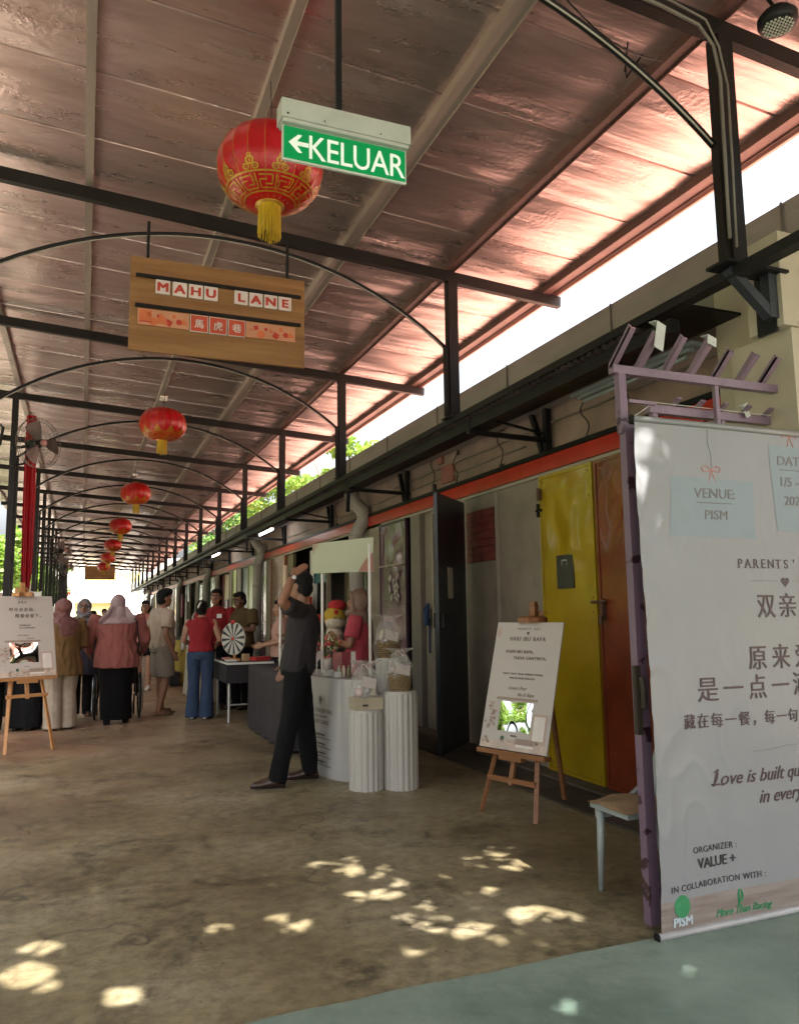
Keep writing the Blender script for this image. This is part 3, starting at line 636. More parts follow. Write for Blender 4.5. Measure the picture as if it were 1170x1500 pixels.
# ================================================================== purple gate that carries the banner
gt = thing('gate', 'chipped mauve steel gate with a row of slanted spikes standing behind the big banner', 'gate', (2.9, 2.92, 0))
mv = mat('chipped_mauve_paint', (.13, .085, .12), .34, 0, scale=2.2, col2=(.22, .15, .20), bump=.25, bscale=25)
def chipm():
    m = mat('chipped_mauve_post', (.27, .18, .25), .4); n = m.node_tree.nodes; l = m.node_tree.links
    tc = n.new('ShaderNodeTexCoord'); nz = n.new('ShaderNodeTexNoise'); nz.inputs['Scale'].default_value = 9; nz.inputs['Detail'].default_value = 8; l.new(tc.outputs['Object'], nz.inputs['Vector'])
    r = n.new('ShaderNodeValToRGB'); l.new(nz.outputs[0], r.inputs[0]); e = r.color_ramp.elements; e[0].position = .60; e[0].color = (.15, .095, .14, 1); e[1].position = .615; e[1].color = (.035, .012, .02, 1); l.new(r.outputs[0], n['Principled BSDF'].inputs[0]); return m
cpm = chipm()
g = MB(); g.bar((2.348, 2.93, 0.02), (2.345, 2.93, 2.24), .055, .045); g.bar((2.322, 2.931, 2.20), (2.318, 2.931, 2.485), .04, .038); part('post', g, cpm, gt)
g = MB(); g.bar((3.43, 2.93, .05), (3.43, 2.93, 2.52), .045); part('post', g, mv, gt)
g = MB(); g.bar((2.27, 2.93, 2.505), (3.52, 2.93, 2.505), .04); part('top_rail', g, mv, gt)
g = MB(); g.bar((2.52, 2.99, 2.35), (3.52, 2.99, 2.35), .042); part('mid_rail', g, mv, gt)
for p_, q_, w_ in (((2.36, 2.93, 2.36), (2.52, 2.93, 2.36), .016), ((2.36, 2.93, 1.2), (3.5, 2.93, 1.2), .04), ((2.36, 2.93, .15), (3.5, 2.93, .15), .04)): g = MB(); g.bar(p_, q_, w_); part('mid_rail', g, mv, gt)
for x in (2.90,): g = MB(); g.bar((x, 2.93, .15), (x, 2.93, 2.49), .022); part('bar', g, mv, gt)
for x in (2.555, 2.99, 3.43): g = MB(); g.bar((x, 2.99, .15), (x, 2.99, 2.33), .03 if x < 2.6 else .022); part('bar', g, mv, gt)
for i, x in enumerate((2.285, 2.43, 2.59, 2.745, 2.90, 3.06, 3.21, 3.36, 3.5)):
    g = MB(); L = (.20, .19, .19, .19, .16, .16, .16, .16, .16)[i]; g.bar((x, 2.94, 2.515), (x + .01 * (i % 2), 2.94 - L * .80, 2.515 + L * .72), .030, .014); g.bar((x - .012, 2.94, 2.523), (x - .012, 2.94 - L * .8, 2.523 + L * .72), .006, .03); part('spike', g, mv, gt)
for i in range(6):
    x = 2.66 + i * .15; g = MB(); g.bar((x, 3.0, 2.36), (x, 2.92, 2.40), .028, .012); part('spike', g, mv, gt)
tape = mat('white_tape', (.42, .44, .42), .4)
for (x, yy_, z, w, h, rr) in ((2.435, 2.775, 2.635, .065, .13, .2), (2.755, 2.785, 2.655, .07, .045, .1), (3.12, 2.955, 2.385, .045, .07, -.4)):
    g = MB(); R = Matrix.Rotation(rr, 3, 'Y') @ Matrix.Rotation(.25, 3, 'Z'); g.box((x, yy_, z), (w, .004, h), R); g.box((x, yy_ + .02, z + h / 2), (w, .035, .004), R); part('tape', g, tape, gt)
g = MB(); g.box((2.30, 2.895, .98), (.03, .02, .30)); g.tube([(2.305, 2.87, 1.08), (2.305, 2.86, 1.02), (2.31, 2.87, .95)], .012, 6); part('latch', g, mat('rusty_dark_latch', (.04, .03, .02), .6, .4), gt)
# ================================================================== big banner
bn = thing('banner', 'tall pale hanging banner with VENUE PISM and Chinese text tied to the mauve gate', 'banner', (2.95, 2.8, .03))
BX0, BX1, BZ0, BZ1, BY = 2.285, 3.62, .022, 2.235, 2.80
def bdisp(x, z):
    e = math.exp(-((x - BX0) / .28)); d = .006 * sin(x * 9 + z * .8) + .004 * noise.noise(Vector((x * 2.3, 0, z * 2.2)))
    d += e * .009 * sin(z * 2.2 + x * 11) + .0022 * sin((x + z * .12) * 32) * (.08 + e)
    q = noise.noise(Vector((x * 7, 2, z * 4.5))); d += .0035 * max(0, 1 - abs(q) * 5) * (.15 + 1.6 * e)
    return d * min(1, (z - BZ0) * 5) * min(1, (BZ1 - z) * 5 + .15)
def mat_banner():
    m = mat('vinyl_banner', (.20, .203, .208), .40, 0, .03, 2, .03, 12, coat=.08); n = m.node_tree.nodes; l = m.node_tree.links; b = n['Principled BSDF']
    g = n.new('ShaderNodeNewGeometry'); sx = n.new('ShaderNodeSeparateXYZ'); l.new(g.outputs['Position'], sx.inputs[0])
    mp = n.new('ShaderNodeMapping'); l.new(g.outputs['Position'], mp.inputs[0]); mp.inputs['Scale'].default_value = (1.2, 1, 16)
    nz = n.new('ShaderNodeTexNoise'); nz.inputs['Scale'].default_value = 2.2; nz.inputs['Detail'].default_value = 5; l.new(mp.outputs[0], nz.inputs['Vector'])
    r = n.new('ShaderNodeValToRGB'); l.new(nz.outputs[0], r.inputs[0]); r.color_ramp.elements[0].color = (.15, .11, .095, 1); r.color_ramp.elements[0].position = .35; r.color_ramp.elements[1].color = (.215, .185, .165, 1); r.color_ramp.elements[1].position = .6
    lt = n.new('ShaderNodeMath'); lt.operation = 'LESS_THAN'; l.new(sx.outputs[2], lt.inputs[0]); lt.inputs[1].default_value = .155
    x = n.new('ShaderNodeMix'); x.data_type = 'RGBA'; l.new(lt.outputs[0], x.inputs[0]); l.new(b.inputs['Base Color'].links[0].from_socket, x.inputs[6]); l.new(r.outputs[0], x.inputs[7]); l.new(x.outputs[2], b.inputs['Base Color']); return m
ban = mat_banner()
g = MB(); g.grid(lambda u, v: (BX0 + (BX1 - BX0) * u, BY - bdisp(BX0 + (BX1 - BX0) * u, BZ0 + (BZ1 - BZ0) * v), BZ0 + (BZ1 - BZ0) * v), 150, 170); g.grid(lambda u, v: (BX0 + (BX1 - BX0) * u, BY + .0016 - bdisp(BX0 + (BX1 - BX0) * u, BZ0 + (BZ1 - BZ0) * v), BZ0 + (BZ1 - BZ0) * v), 150, 170)
sheet = part('sheet', g, ban, bn, True, True)
g = MB(); g.tube([(BX0 - .012, BY, BZ1 + .003), (BX1, BY, BZ1 + .003)], .015, 12); part('top_pole', g, ban, bn, smooth=True)
g = MB(); g.tube([(BX0 - .022, BY, BZ0), (BX1, BY, BZ0)], .015, 14); part('bottom_pole', g, mat('glossy_grey_roller', (.3, .3, .3), .2), bn, smooth=True)
g = MB(); g.tube([(BX0 - .026, BY, BZ0), (BX0 - .02, BY, BZ0)], .019, 12); part('end_cap', g, black, bn); g = MB(); g.tube([(BX0 - .02, BY, BZ1 + .003), (BX0 - .012, BY, BZ1 + .003)], .017, 12); part('end_cap', g, black, bn)
g = MB(); g.tube([(BX0 - .01, BY, BZ1 + .01), (2.40, 2.9, 2.30), (2.53, 2.96, 2.372)], .003, 5); g.tube([(2.53, 2.955, 2.375), (3.1, 2.95, 2.372), (3.5, 2.95, 2.37)], .0022, 5); part('cord', g, mat('pale_cord', (.4, .38, .33), .7), bn)
ink = mat('dark_brown_print', (.055, .028, .030), .5); gink = mat('grey_print', (.13, .12, .12), .5); pinkp = mat('red_bow_print', (.42, .12, .09), .5); bluec = mat('pale_blue_print', (.165, .205, .225), .38, var=.02, coat=.08); kink = mat('black_print', (.02, .02, .022), .4)
DIS = lambda off: (lambda q: bdisp(q.x, q.z) + off)
def bt(body, size, x, z, m_, name='lettering', **k):
    disp = DIS(.002); part(name, text_mb(body, size, (x, BY, z), X3, Z3, disp=disp, **k), m_, sheet)
def bpatch(pts, m_, name, off=.0015):
    """print patch that follows the cloth: quad given as 4 corners"""
    a, b, c, d = [Vector((p[0], 0, p[1])) for p in pts]; g = MB()
    def fn(u, v):
        q = a.lerp(b, u).lerp(d.lerp(c, u), v); return (q.x, BY - bdisp(q.x, q.z) - off, q.z)
    g.grid(fn, 24, 16); part(name, g, m_, sheet, True, True)
def bline(pts, w, m_, name='print_line'):
    g = MB(); P = [Vector((p[0], 0, p[1])) for p in pts]; Q = []
    for i in range(len(P) - 1):
        for j in range(6): Q.append(P[i].lerp(P[i + 1], j / 6))
    Q.append(P[-1]); g.tube([(q.x, BY - bdisp(q.x, q.z) - .0012, q.z) for q in Q], w, 5); part(name, g, m_, sheet)
bpatch([(2.478, 1.985), (2.963, 1.978), (2.955, 1.705), (2.459, 1.708)], bluec, 'print_card'); bpatch([(3.085, 2.172), (3.60, 2.165), (3.60, 1.74), (3.108, 1.75)], bluec, 'print_card')
bt('VENUE:', .066, 2.72, 1.889, gink, bold=.0004, sx=1.12, shear=.05); bt('PISM', .062, 2.718, 1.79, gink, bold=.0004, sx=1.12, shear=.05); bline([(2.61, 1.868), (2.72, 1.866), (2.82, 1.866)], .0018, gink)
bt('DATE:', .066, 3.235, 2.075, gink, bold=.0004, sx=1.12, shear=.05); bline([(3.15, 2.052), (3.33, 2.050)], .0018, gink); bt('1/5 - 31/5', .066, 3.275, 1.970, gink, bold=.0004, sx=1.05, shear=.05); bt('2026', .066, 3.235, 1.877, gink, bold=.0004, sx=1.05, shear=.05)
for cx, cz in ((2.705, 2.02), (3.226, 2.222)):
    bline([(cx, cz), (cx - .03, cz + .022), (cx - .055, cz + .012), (cx - .045, cz - .006), (cx, cz)], .0016, pinkp); bline([(cx, cz), (cx + .03, cz + .022), (cx + .055, cz + .012), (cx + .045, cz - .006), (cx, cz)], .0016, pinkp)
    bline([(cx, cz), (cx - .018, cz - .055)], .0016, pinkp); bline([(cx, cz), (cx + .022, cz - .055)], .0016, pinkp)
bline([(2.70, 2.22), (2.696, 2.15), (2.71, 2.10), (2.705, 2.03)], .0011, gink)
def serif(body, size, x0, z, m_, sp):     # capitals with slab serifs
    for i, ch in enumerate(body): bt(ch, size, x0 + i * sp, z, m_, bold=0)
    bl = MB()
    for i, ch in enumerate(body):
        cx = x0 + i * sp
        feet = {'P': [-.012], 'A': [-.018, .018], 'R': [-.013, .016], 'E': [-.011], 'N': [-.015], 'T': [0], 'H': [-.016, .016], 'I': [0]}.get(ch, [])
        for f_ in feet: x_ = cx + f_; bl.bx(x_ - .008, x_ + .008, BY - bdisp(x_, z) - .0022, BY - bdisp(x_, z) - .001, z - .0005, z + .002)
    if bl.v: part('lettering', bl, m_, sheet)
serif("PARENTS'", .062, 2.842, 1.566, ink, .0505)
bt('DAY', .062, 3.36, 1.566, ink, space=1.4)
bline([(2.90, 1.506), (3.08, 1.506)], .0008, gink); bline([(3.18, 1.506), (3.4, 1.506)], .0008, gink)
hp = [(3.131 + .026 * (16 * sin(t) ** 3) / 16, 1.502 + .026 * (13 * cos(t) - 5 * cos(2 * t) - 2 * cos(3 * t) - cos(4 * t)) / 16) for t in [2 * pi * i / 24 for i in range(24)]]
g = MB(); g.poly([(x, BY - bdisp(3.131, 1.5) - .003, z) for x, z in hp], (0, .001, 0)); part('heart', g, ink, sheet)
for ch, x in zip('双亲节', (2.993, 3.136, 3.28)): bt(ch, .125, x, 1.343, ink, bold=.0005)
for ch, x in zip('原来爱', (2.915, 3.068, 3.22)): bt(ch, .122, x, 1.105, ink, bold=.0008)
for ch, x in zip('是一点一滴', (2.616, 2.757, 2.90, 3.05, 3.19)): bt(ch, .118, x, .975, ink, bold=.0008)
for i, ch in enumerate('藏在每一餐，每一句'): bt(ch, .068, 2.502 + i * .0765, .858 - .0008 * i, ink, bold=.0005)
bline([(2.84, .733), (2.95, .735), (3.06, .745), (3.15, .742)], .0009, gink)
def script(words, size, x0, z):
    bt(words, size, x0, z, ink, align='LEFT', shear=.36, bold=.0004, space=1.0)
script('Love is built quietly', .083, 2.61, .60); script('in every moment', .083, 2.86, .505)
for (x, z) in ((2.62, .645), ): bline([(2.625, .655), (2.648, .668), (2.643, .63), (2.618, .597), (2.604, .606), (2.64, .603), (2.672, .598)], .0022, ink)
bt('ORGANIZER :', .038, 2.60, .330, kink, space=1.08); bt('VALUE +', .060, 2.607, .265, kink, bold=.0012, space=.98, sx=.95); bt('IN COLLABORATION WITH :', .0375, 2.605, .190, kink, space=1.12)
gr = mat('green_logo', (.03, .19, .075), .4); g = MB(); n_ = 28; g.poly([(2.395 + .041 * cos(2 * pi * i / n_), BY - bdisp(2.395, .132) - .003, .130 + .046 * sin(2 * pi * i / n_)) for i in range(n_)], (0, .001, 0)); lg = part('logo', g, gr, sheet)
for k in range(5):
    a = pi / 2 + (k - 2) * .5; bline([(2.395, .108), (2.395 + .014 * cos(a), .128), (2.395 + .028 * cos(a), .125 + .026 * sin(a))], .0014, mat('light_green_logo', (.12, .38, .16), .4), 'logo_line')
bt('PISM', .050, 2.398, .052, mat('pale_blue_white_print', (.38, .44, .48), .4), bold=.0018, sx=1.05)
for off in (0, .007): bline([(2.712 + off, .085), (2.712 + off, .135), (2.718, .150 - off * .5), (2.732, .150 - off * .5), (2.738 - off, .135), (2.738 - off, .115), (2.732, .104 + off * .5), (2.722, .104 + off * .5)], .0026, gr, 'logo_line')
bt('More Than Racing', .045, 2.735, .056, gr, shear=.5, bold=.0003, space=.95)
# ================================================================== chair by the banner
ch_ = thing('chair', 'grey-white moulded chair with a tan seat pad, mostly hidden behind the banner', 'chair', (2.6, 3.27, 0), 0)
cg = mat('grey_white_plastic', (.26, .285, .275), .35)
def leg(p, q): 
    g = MB(); g.tube([p, tuple((Vector(p) + Vector(q)) / 2), q], [.021, .018, .014], 8); return g
for p, q in (((2.435, 3.395, .41), (2.43, 3.41, 0)), ((2.75, 3.395, .41), (2.85, 3.42, 0)), ((2.52, 3.16, .41), (2.56, 3.12, 0)), ((2.75, 3.16, .41), (2.85, 3.10, 0))): part('leg', leg(p, q), cg, ch_, smooth=True)
g = MB(); g.bx(2.395, 2.78, 3.13, 3.425, .40, .43); g.bx(2.42, 2.50, 3.39, 3.42, .35, .40); part('seat', g, cg, ch_)
g = MB(); g.grid(lambda u, v: (2.74 + .14 * v ** 1.3, 3.12 + .30 * u, .40 + .44 * v), 4, 8); g.grid(lambda u, v: (2.76 + .14 * v ** 1.3, 3.12 + .30 * u, .40 + .44 * v), 4, 8); g.bar((2.62, 3.41, .415), (2.76, 3.41, .50), .03, .03); part('backrest', g, cg, ch_)
g = MB()
def padf(u, v):
    e = (min(u, 1 - u) * min(v, 1 - v)) ** .35; return (2.375 + .37 * u, 3.12 + .31 * v, .43 + .055 * e + .012 * noise.noise(Vector((u * 4, v * 4, 1))))
g.grid(padf, 20, 20); part('seat_pad', g, mat('tan_seat_pad', (.25, .16, .085), .8, bump=.3), ch_, smooth=True)
# ================================================================== easels
def easel(loc, yaw, lean, w, h, zb, label, mlabel, woodm, lines, mir):
    """loc = middle of the board's lower edge on the floor plan; local x along the board, -y to the front"""
    t = thing('easel', label, 'easel', (loc[0], loc[1], 0), yaw)
    tl_ = math.tan(lean); fz = lambda z: (z - zb) * tl_
    for s in (-1, 1):
        g = MB(); g.bar((s * .05, fz(zb + .95) + .035, zb + .95), (s * .24, fz(0) + .035, 0), .032, .02); part('leg', g, woodm, t, False)
    g = MB(); g.bar((0, fz(zb + .95) + .06, zb + .95), (.0, .55, 0), .03, .022); part('leg', g, woodm, t, False)
    g = MB(); g.bar((0, fz(zb - .22) + .02, zb - .22), (0, fz(zb + 1.0) + .02, zb + 1.0), .036, .022); g.bar((-.21, fz(zb - .19) + .02, zb - .19), (.21, fz(zb - .19) + .02, zb - .19), .022, .034); part('mast', g, woodm, t, False)
    g = MB(); g.bx(-.30, .30, -.045, .03, zb - .03, zb - .008); g.bx(-.30, .30, -.05, -.044, zb - .028, zb + .004); g.box((0, -.02, zb - .045), (.2, .05, .03)); part('tray', g, woodm, t, False)
    R = Matrix.Rotation(-lean, 3, 'X')
    g = MB(); zt = zb + h * cos(lean)
    g.lathe([(.11, zt + .005), (.11, zt + .04), (.08, zt + .05)], 14, (0, fz(zt) + .01, 0), lambda a, i: .55 if abs(sin(a)) > .8 else 1); g.box((0, fz(zt) + .03, zt + .09), (.045, .035, .13)); part('clamp', g, woodm, t, False)
    # the board lies on the tray: a thing of its own
    b = thing('board', mlabel, 'board', (loc[0], loc[1], zb), yaw)
    MM = Matrix.Rotation(-lean, 4, 'X'); fr = lambda x, z, off=0: MM @ Vector((x, -.012 - off, z))
    u = (MM @ Vector((1, 0, 0))); v = (MM @ Vector((0, 0, 1)))
    g = MB(); vs = [fr(x, z, o_) for o_ in (.0, .008) for x, z in ((-w / 2, 0), (w / 2, 0), (w / 2, h), (-w / 2, h))]; g.add(vs, [(0, 1, 2, 3), (4, 7, 6, 5), (0, 4, 5, 1), (1, 5, 6, 2), (2, 6, 7, 3), (3, 7, 4, 0)]); pn = part('panel', g, paper, b, False)
    for (s_, sz, x, z, m_, kw) in lines: part('lettering', text_mb(s_, sz, fr(x, z, .0085), u, v, **kw), m_, pn, False)
    def quad(x0, x1, z0, z1, m_, name, o_=.0088, th=.001):
        g = MB(); vs = [fr(x, z, oo) for oo in (o_, o_ + th) for x, z in ((x0, z0), (x1, z0), (x1, z1), (x0, z1))]; g.add(vs, [(0, 1, 2, 3), (4, 7, 6, 5), (0, 4, 5, 1), (1, 5, 6, 2), (2, 6, 7, 3), (3, 7, 4, 0)]); return part(name, g, m_, b, False)
    x0, x1, z0, z1 = mir
    quad(x0 - .045, x1 + .03, z1 + .01, z1 + .028, mat('taupe_print', (.30, .22, .17), .5), 'print_bar')
    g = MB()   # a slightly bowed acrylic mirror, so what it shows is bent
    def mf(a, c): bw = .007 * (1 - (2 * a - 1) ** 2) * (1 - (2 * c - 1) ** 2) + .0025 * sin(7 * a + 2 * c); return fr(x0 + (x1 - x0) * a, z0 + (z1 - z0) * c, .0095 + bw)
    g.grid(mf, 24, 20); part('mirror', g, mirror, b, False, True)
    # soft printed still life along the foot of the board
    tp = mat('taupe_print', (0,) * 3); pk = mat('pink_beige_print', (.46, .33, .27), .5); wt = mat('pale_print', (.68, .62, .57), .5)
    quad(-w / 2 + .004, w / 2 - .004, .004, .055, mat('beige_wash_print', (.50, .40, .33), .6, scale=12, var=.2), 'print_band')
    quad(w / 2 - .155, w / 2 - .03, .06, .26, pk, 'print_frame', .0092); quad(w / 2 - .14, w / 2 - .045, .085, .245, wt, 'print_frame', .0104)
    quad(.02, .17, .045, .085, tp, 'print_book', .0104); quad(.03, .18, .028, .045, wt, 'print_book', .0104); quad(-.06, .02, .055, .07, pk, 'print_book', .0104)
    rnd = random.Random(int(loc[1] * 10)); g = MB(); g2 = MB()
    for i in range(46):
        a = rnd.gauss(0, 1); x = -w / 2 + .07 + .03 * a; z = .12 + rnd.random() * .2; r = .006 + .006 * rnd.random()
        if i > 24: x = rnd.uniform(-w / 2 + .02, w / 2 - .02); z = rnd.uniform(.02, .07)
        (g if i % 2 else g2).add([fr(x + r * cos(2 * pi * k / 6) * 1.6, z + r * sin(2 * pi * k / 6), .0112) for k in range(6)], [tuple(range(6))])
    part('print_flowers', g, tp, b, False)['kind'] = 'stuff'; part('print_flowers', g2, pk, b, False)['kind'] = 'stuff'
    g = MB(); g.add([fr(-.10 + .018 * cos(2 * pi * k / 8), .075 + .018 * sin(2 * pi * k / 8), .0112) for k in range(8)], [tuple(range(8))]); part('print_plant', g, mat('dark_green_print', (.05, .12, .06), .5), b, False)
    g = MB(); g.add([fr(-w / 2 + .03 + .018 * cos(2 * pi * k / 8), h - .07 + .04 * sin(2 * pi * k / 8), .009) for k in range(8)], [tuple(range(8))]); part('print_bow', g, pk, b, False)
    return t
bi = mat('brown_board_print', (.10, .065, .05), .5)
easel((2.779, 4.84), -1.23, .27, .598, .90, .422, 'brown wooden easel in front of the yellow door holding the HARI IBU BAPA board', 'white HARI IBU BAPA board with a square mirror, by the yellow door', mat_wood('brown_easel_wood', (.17, .062, .02), (.26, .11, .04)),
      [("PARENTS' DAY", .022, 0, .845, bi, dict(space=1.5)), ('♥', .022, 0, .812, bi, {}), ('HARI IBU BAPA', .041, 0, .765, bi, dict(space=1.2, bold=.0006)), ('KASIH IBU BAPA,', .031, -.055, .675, bi, dict(space=1.1, bold=.0006)), ('TIADA GANTINYA.', .031, .045, .63, bi, dict(space=1.15, bold=.0006)),
       ('CINTA YANG TIDAK PERNAH PUDAR,', .019, 0, .52, bi, dict(space=1.15, bold=.0003)), ('WALAU MASA BERLALU', .019, 0, .49, bi, dict(space=1.15, bold=.0003)), ('Lovers Ever', .034, -.03, .415, bi, dict(shear=.5)), ('Ibu & Bapa', .034, .05, .372, bi, dict(shear=.5)), ('VALUE +', .016, 0, .093, kink, dict(bold=.0008))], (-.155, .135, .125, .33))
easel((-.522, 9.263), .396, .26, .60, .88, .75, 'pale pine easel at the left edge holding a white board with Chinese text', 'white board with Chinese text and a mirror at the left edge', woodp,
      [('双亲节', .028, -.02, .80, bi, dict(space=1.3)), ('时光会走远，', .045, -.01, .715, bi, dict(space=1.25, bold=.0003)), ('陪爱会留下。', .045, .05, .645, bi, dict(space=1.25, bold=.0003)), ('时间带走岁月', .018, 0, .55, bi, dict(space=1.3)), ('带不走牵挂与陪伴', .018, .02, .52, bi, dict(space=1.3)), ('Love stays', .026, -.03, .44, bi, dict(shear=.5)), ('forever', .026, .05, .405, bi, dict(shear=.5)), ('VALUE +', .016, 0, .105, kink, {})], (-.17, .12, .15, .365))
# ================================================================== fluted pedestals
pw = mat('white_fluted_pedestal', (.40, .38, .345), .45, var=.04, scale=4)
def pedestal(x, y, h, label):
    g = MB(); nf = 18; r = .138
    g.lathe([(r, .0), (r, h - .02)], nf * 6, (x, y, 0), lambda a, i: 1 - .055 * abs(cos(a * nf / 2)) ** 3)
    t = thing('pedestal', label, 'pedestal', (x, y, 0), 0, 'white fluted pedestals beside the stall counter'); part('column', g, pw, t)
    g = MB(); g.lathe([(r * .97, h - .02), (r * .97, h)], 40, (x, y, 0)); part('top', g, pw, t)
pedestal(2.13, 6.04, .615, 'shortest white fluted pedestal, standing nearest the counter with a gift tray on top')
pedestal(2.392, 5.95, .755, 'white fluted pedestal at the right front with a round wicker basket on it')
pedestal(2.48, 6.37, .995, 'tallest white fluted pedestal, at the back behind the other two')
straw = mat('straw_wicker', (.27, .185, .09), .7, bump=.9, bscale=70, var=.3, scale=40, stretch=(1, 1, 3)); cello = mat('clear_cellophane', (.55, .54, .50), .12, var=.05, spec=.8, alpha=.28, bump=.6, bscale=14)
def basket(x, y, z, r, h, label, body='round', k=0):
    t = thing('gift_basket', label, 'gift basket', (x, y, z)); rnd = random.Random(k)
    g = MB()
    if body == 'round':
        for j in range(8): q = r * (.85 + .15 * j / 7); g.tube([(x + q * cos(a) , y + q * .85 * sin(a), z + .008 + h * .5 * j / 7 + .003 * sin(a * 24 + j * pi)) for a in [2 * pi * i / 36 for i in range(37)]], .0075, 5)
        g.lathe([(r * .84, z), (r * .84, z + .01)], 20, (x, y, 0)); part('basket', g, straw, t)
    else:
        g.bx(x - r, x + r, y - r * .75, y + r * .75, z, z + h * .32); part('tray', g, mat('cream_card_tray', (.36, .31, .22), .7), t); g = MB(); g.bx(x - r * .5, x - r * .1, y - r * .75 - .002, y - r * .75, z + .03, z + .045); part('print', g, kink, t)
    z1 = z + h * (.45 if body == 'round' else .32)
    for q in range(9):
        g = MB(); a = rnd.uniform(0, 2 * pi); rr = rnd.uniform(0, r * .6); c = (x + rr * cos(a), y + rr * sin(a) * .8, z1 + .02 + rnd.random() * h * .25); s_ = rnd.uniform(.025, .045)
        (g.ell(c, (s_, s_, s_ * .9), None, 10, 7) if q % 2 else g.box(c, (s_ * 1.5, s_, s_ * 2), Matrix.Rotation(rnd.uniform(-.5, .5), 3, 'Z') @ Matrix.Rotation(.3, 3, 'X')))
        part('gift', g, [mat('white_gift', (.4, .38, .36), .5), mat('silver_gift', (.5, .5, .52), .25, .6), mat('cream_gift', (.55, .48, .36), .5), mat('blush_gift', (.52, .36, .33), .5)][q % 4], t, smooth=bool(q % 2))
    g = MB(); N1 = 18
    def cel(u, v):
        a = 2 * pi * u; rr = r * (1.05 if v < .4 else 1.05 - 1.25 * (v - .4)) + .014 * sin(a * 5 + v * 9); rr = max(rr, .02) + (.09 * (v - .85) / .15 * (1 + .4 * sin(a * 7)) if v > .85 else 0); return (x + rr * cos(a), y + rr * .85 * sin(a), z1 + h * .95 * v)
    g.grid(cel, 40, N1); part('wrap', g, cello, t, smooth=False)
    g = MB(); R = Matrix.Rotation(-.35, 3, 'X') @ Matrix.Rotation(.25, 3, 'Y'); g.box((x - .01, y - r * .95, z + h * .72), (.12, .002, .085), R); part('card', g, paper, t)
    g = MB(); c = Vector((x, y, z1 + h * .80)); g.tube([c + Vector((.035 * cos(a), .012 * sin(a) - .01, .02 * sin(2 * a))) for a in [2 * pi * i / 16 for i in range(17)]], .007, 5); part('ribbon', g, mat('blush_ribbon', (.55, .38, .36), .5), t, smooth=True)
basket(2.13, 6.04, .615, .115, .30, 'cream tray of wrapped silver balls under clear film on the shortest pedestal', 'tray', 1)
basket(2.392, 5.95, .755, .095, .24, 'small round wicker basket with clear wrap and a white card on the right front pedestal', k=2)
basket(2.46, 6.37, .995, .105, .26, 'wicker basket with pale wrap and a card on the tallest pedestal', k=3)
# ================================================================== stall counter with header board
sc = thing('stall_counter', 'white pop-up promotion counter with a curved front and a blank header board on two poles', 'counter', (1.9, 6.6, 0))
pv = mat('white_counter_vinyl', (.37, .36, .345), .3, coat=.2, var=.03)
CP = [Vector(p) for p in ((2.46, 7.75, 0), (2.26, 7.68, 0), (2.04, 7.52, 0), (1.92, 7.22, 0), (1.905, 6.95, 0), (1.935, 6.68, 0), (2.0, 6.43, 0), (2.10, 6.29, 0), (2.24, 6.26, 0), (2.38, 6.38, 0))]
def crv(t):
    t = max(0, min(.99999, t)) * (len(CP) - 1); i = int(t); f = t - i; p0_, p1_, p2_, p3_ = CP[max(i - 1, 0)], CP[i], CP[i + 1], CP[min(i + 2, len(CP) - 1)]
    return .5 * ((2 * p1_) + (p2_ - p0_) * f + (2 * p0_ - 5 * p1_ + 4 * p2_ - p3_) * f * f + (3 * p1_ - p0_ - 3 * p2_ + p3_) * f ** 3)
CH = .80
g = MB(); g.grid(lambda u, v: tuple(crv(u) + Z3 * (.012 + CH * v)), 70, 8); part('front', g, pv, sc, smooth=True)
pts = [crv(i / 40) for i in range(41)]; g = MB(); g.poly([(p.x, p.y, CH + .012) for p in pts], (0, 0, .016)); part('counter_top', g, pv, sc)
g = MB(); g.poly([(p.x, p.y, .0) for p in pts], (0, 0, .012)); part('base', g, pv, sc)
for x, yy_ in ((2.115, 7.22), (2.315, 6.44)):
    g = MB(); g.tube([(x, yy_, .82), (x, yy_, 1.98)], .0135, 10); part('pole', g, whitep, sc, smooth=True)
g = MB(); g.tube([(1.965, 8.30, .762), (1.965, 8.30, 1.50)], .0135, 10); solo('display_pole', g, whitep, 'thin white pole standing on the charcoal table left of the man in black', 'pole', smooth=True)
hb = mat('cream_header_board', (.42, .42, .33), .28, var=.05, scale=2, coat=.3)
HL, HRt = Vector((2.075, 7.36, 0)), Vector((2.352, 6.40, 0)); hn = (HRt - HL).normalized().cross(Z3)
def hbp(u, v, o=0): return tuple(HL.lerp(HRt, u) + hn * (o + .02 * sin(pi * u)) + Z3 * ((1.765 - .03 * u) + (.285 + .015 * u) * v))
g = MB(); g.grid(lambda u, v: hbp(u, v, .014), 24, 6); g.grid(lambda u, v: hbp(u, v, .020), 24, 6); h_ = part('header_board', g, hb, sc, smooth=True)
g = MB(); g.grid(lambda u, v: hbp(1 - .21 * (1 - v) ** .7 * (1 - u), .005 + .55 * v, .0225), 6, 10); part('corner_print', g, mat('rose_print', (.30, .13, .11), .4), h_)
g = MB(); g.grid(lambda u, v: hbp(.004 + .14 * v ** 1.5 * (1 - u), .6 + .395 * v, .0225), 6, 10); part('corner_print', g, mat('rose_pale_print', (.36, .27, .21), .4), h_)
pa, pb = crv(4.0 / 9), crv(6.0 / 9); uu = (pb - pa).normalized(); nn_ = uu.cross(Z3); fc_ = lambda z, du=0: crv(5.15 / 9) + nn_ * .016 + uu * du + Z3 * z
gbp = mat('grey_brown_print', (.12, .09, .075), .5)
for s_, sz, z in (('THE PARENTING', .050, .535), ('FAMILY WELLNESS', .026, .495), ('BABY CARE', .050, .44)):
    part('lettering', text_mb(s_, sz, fc_(z), uu, Z3, space=1.2), gbp, sc)
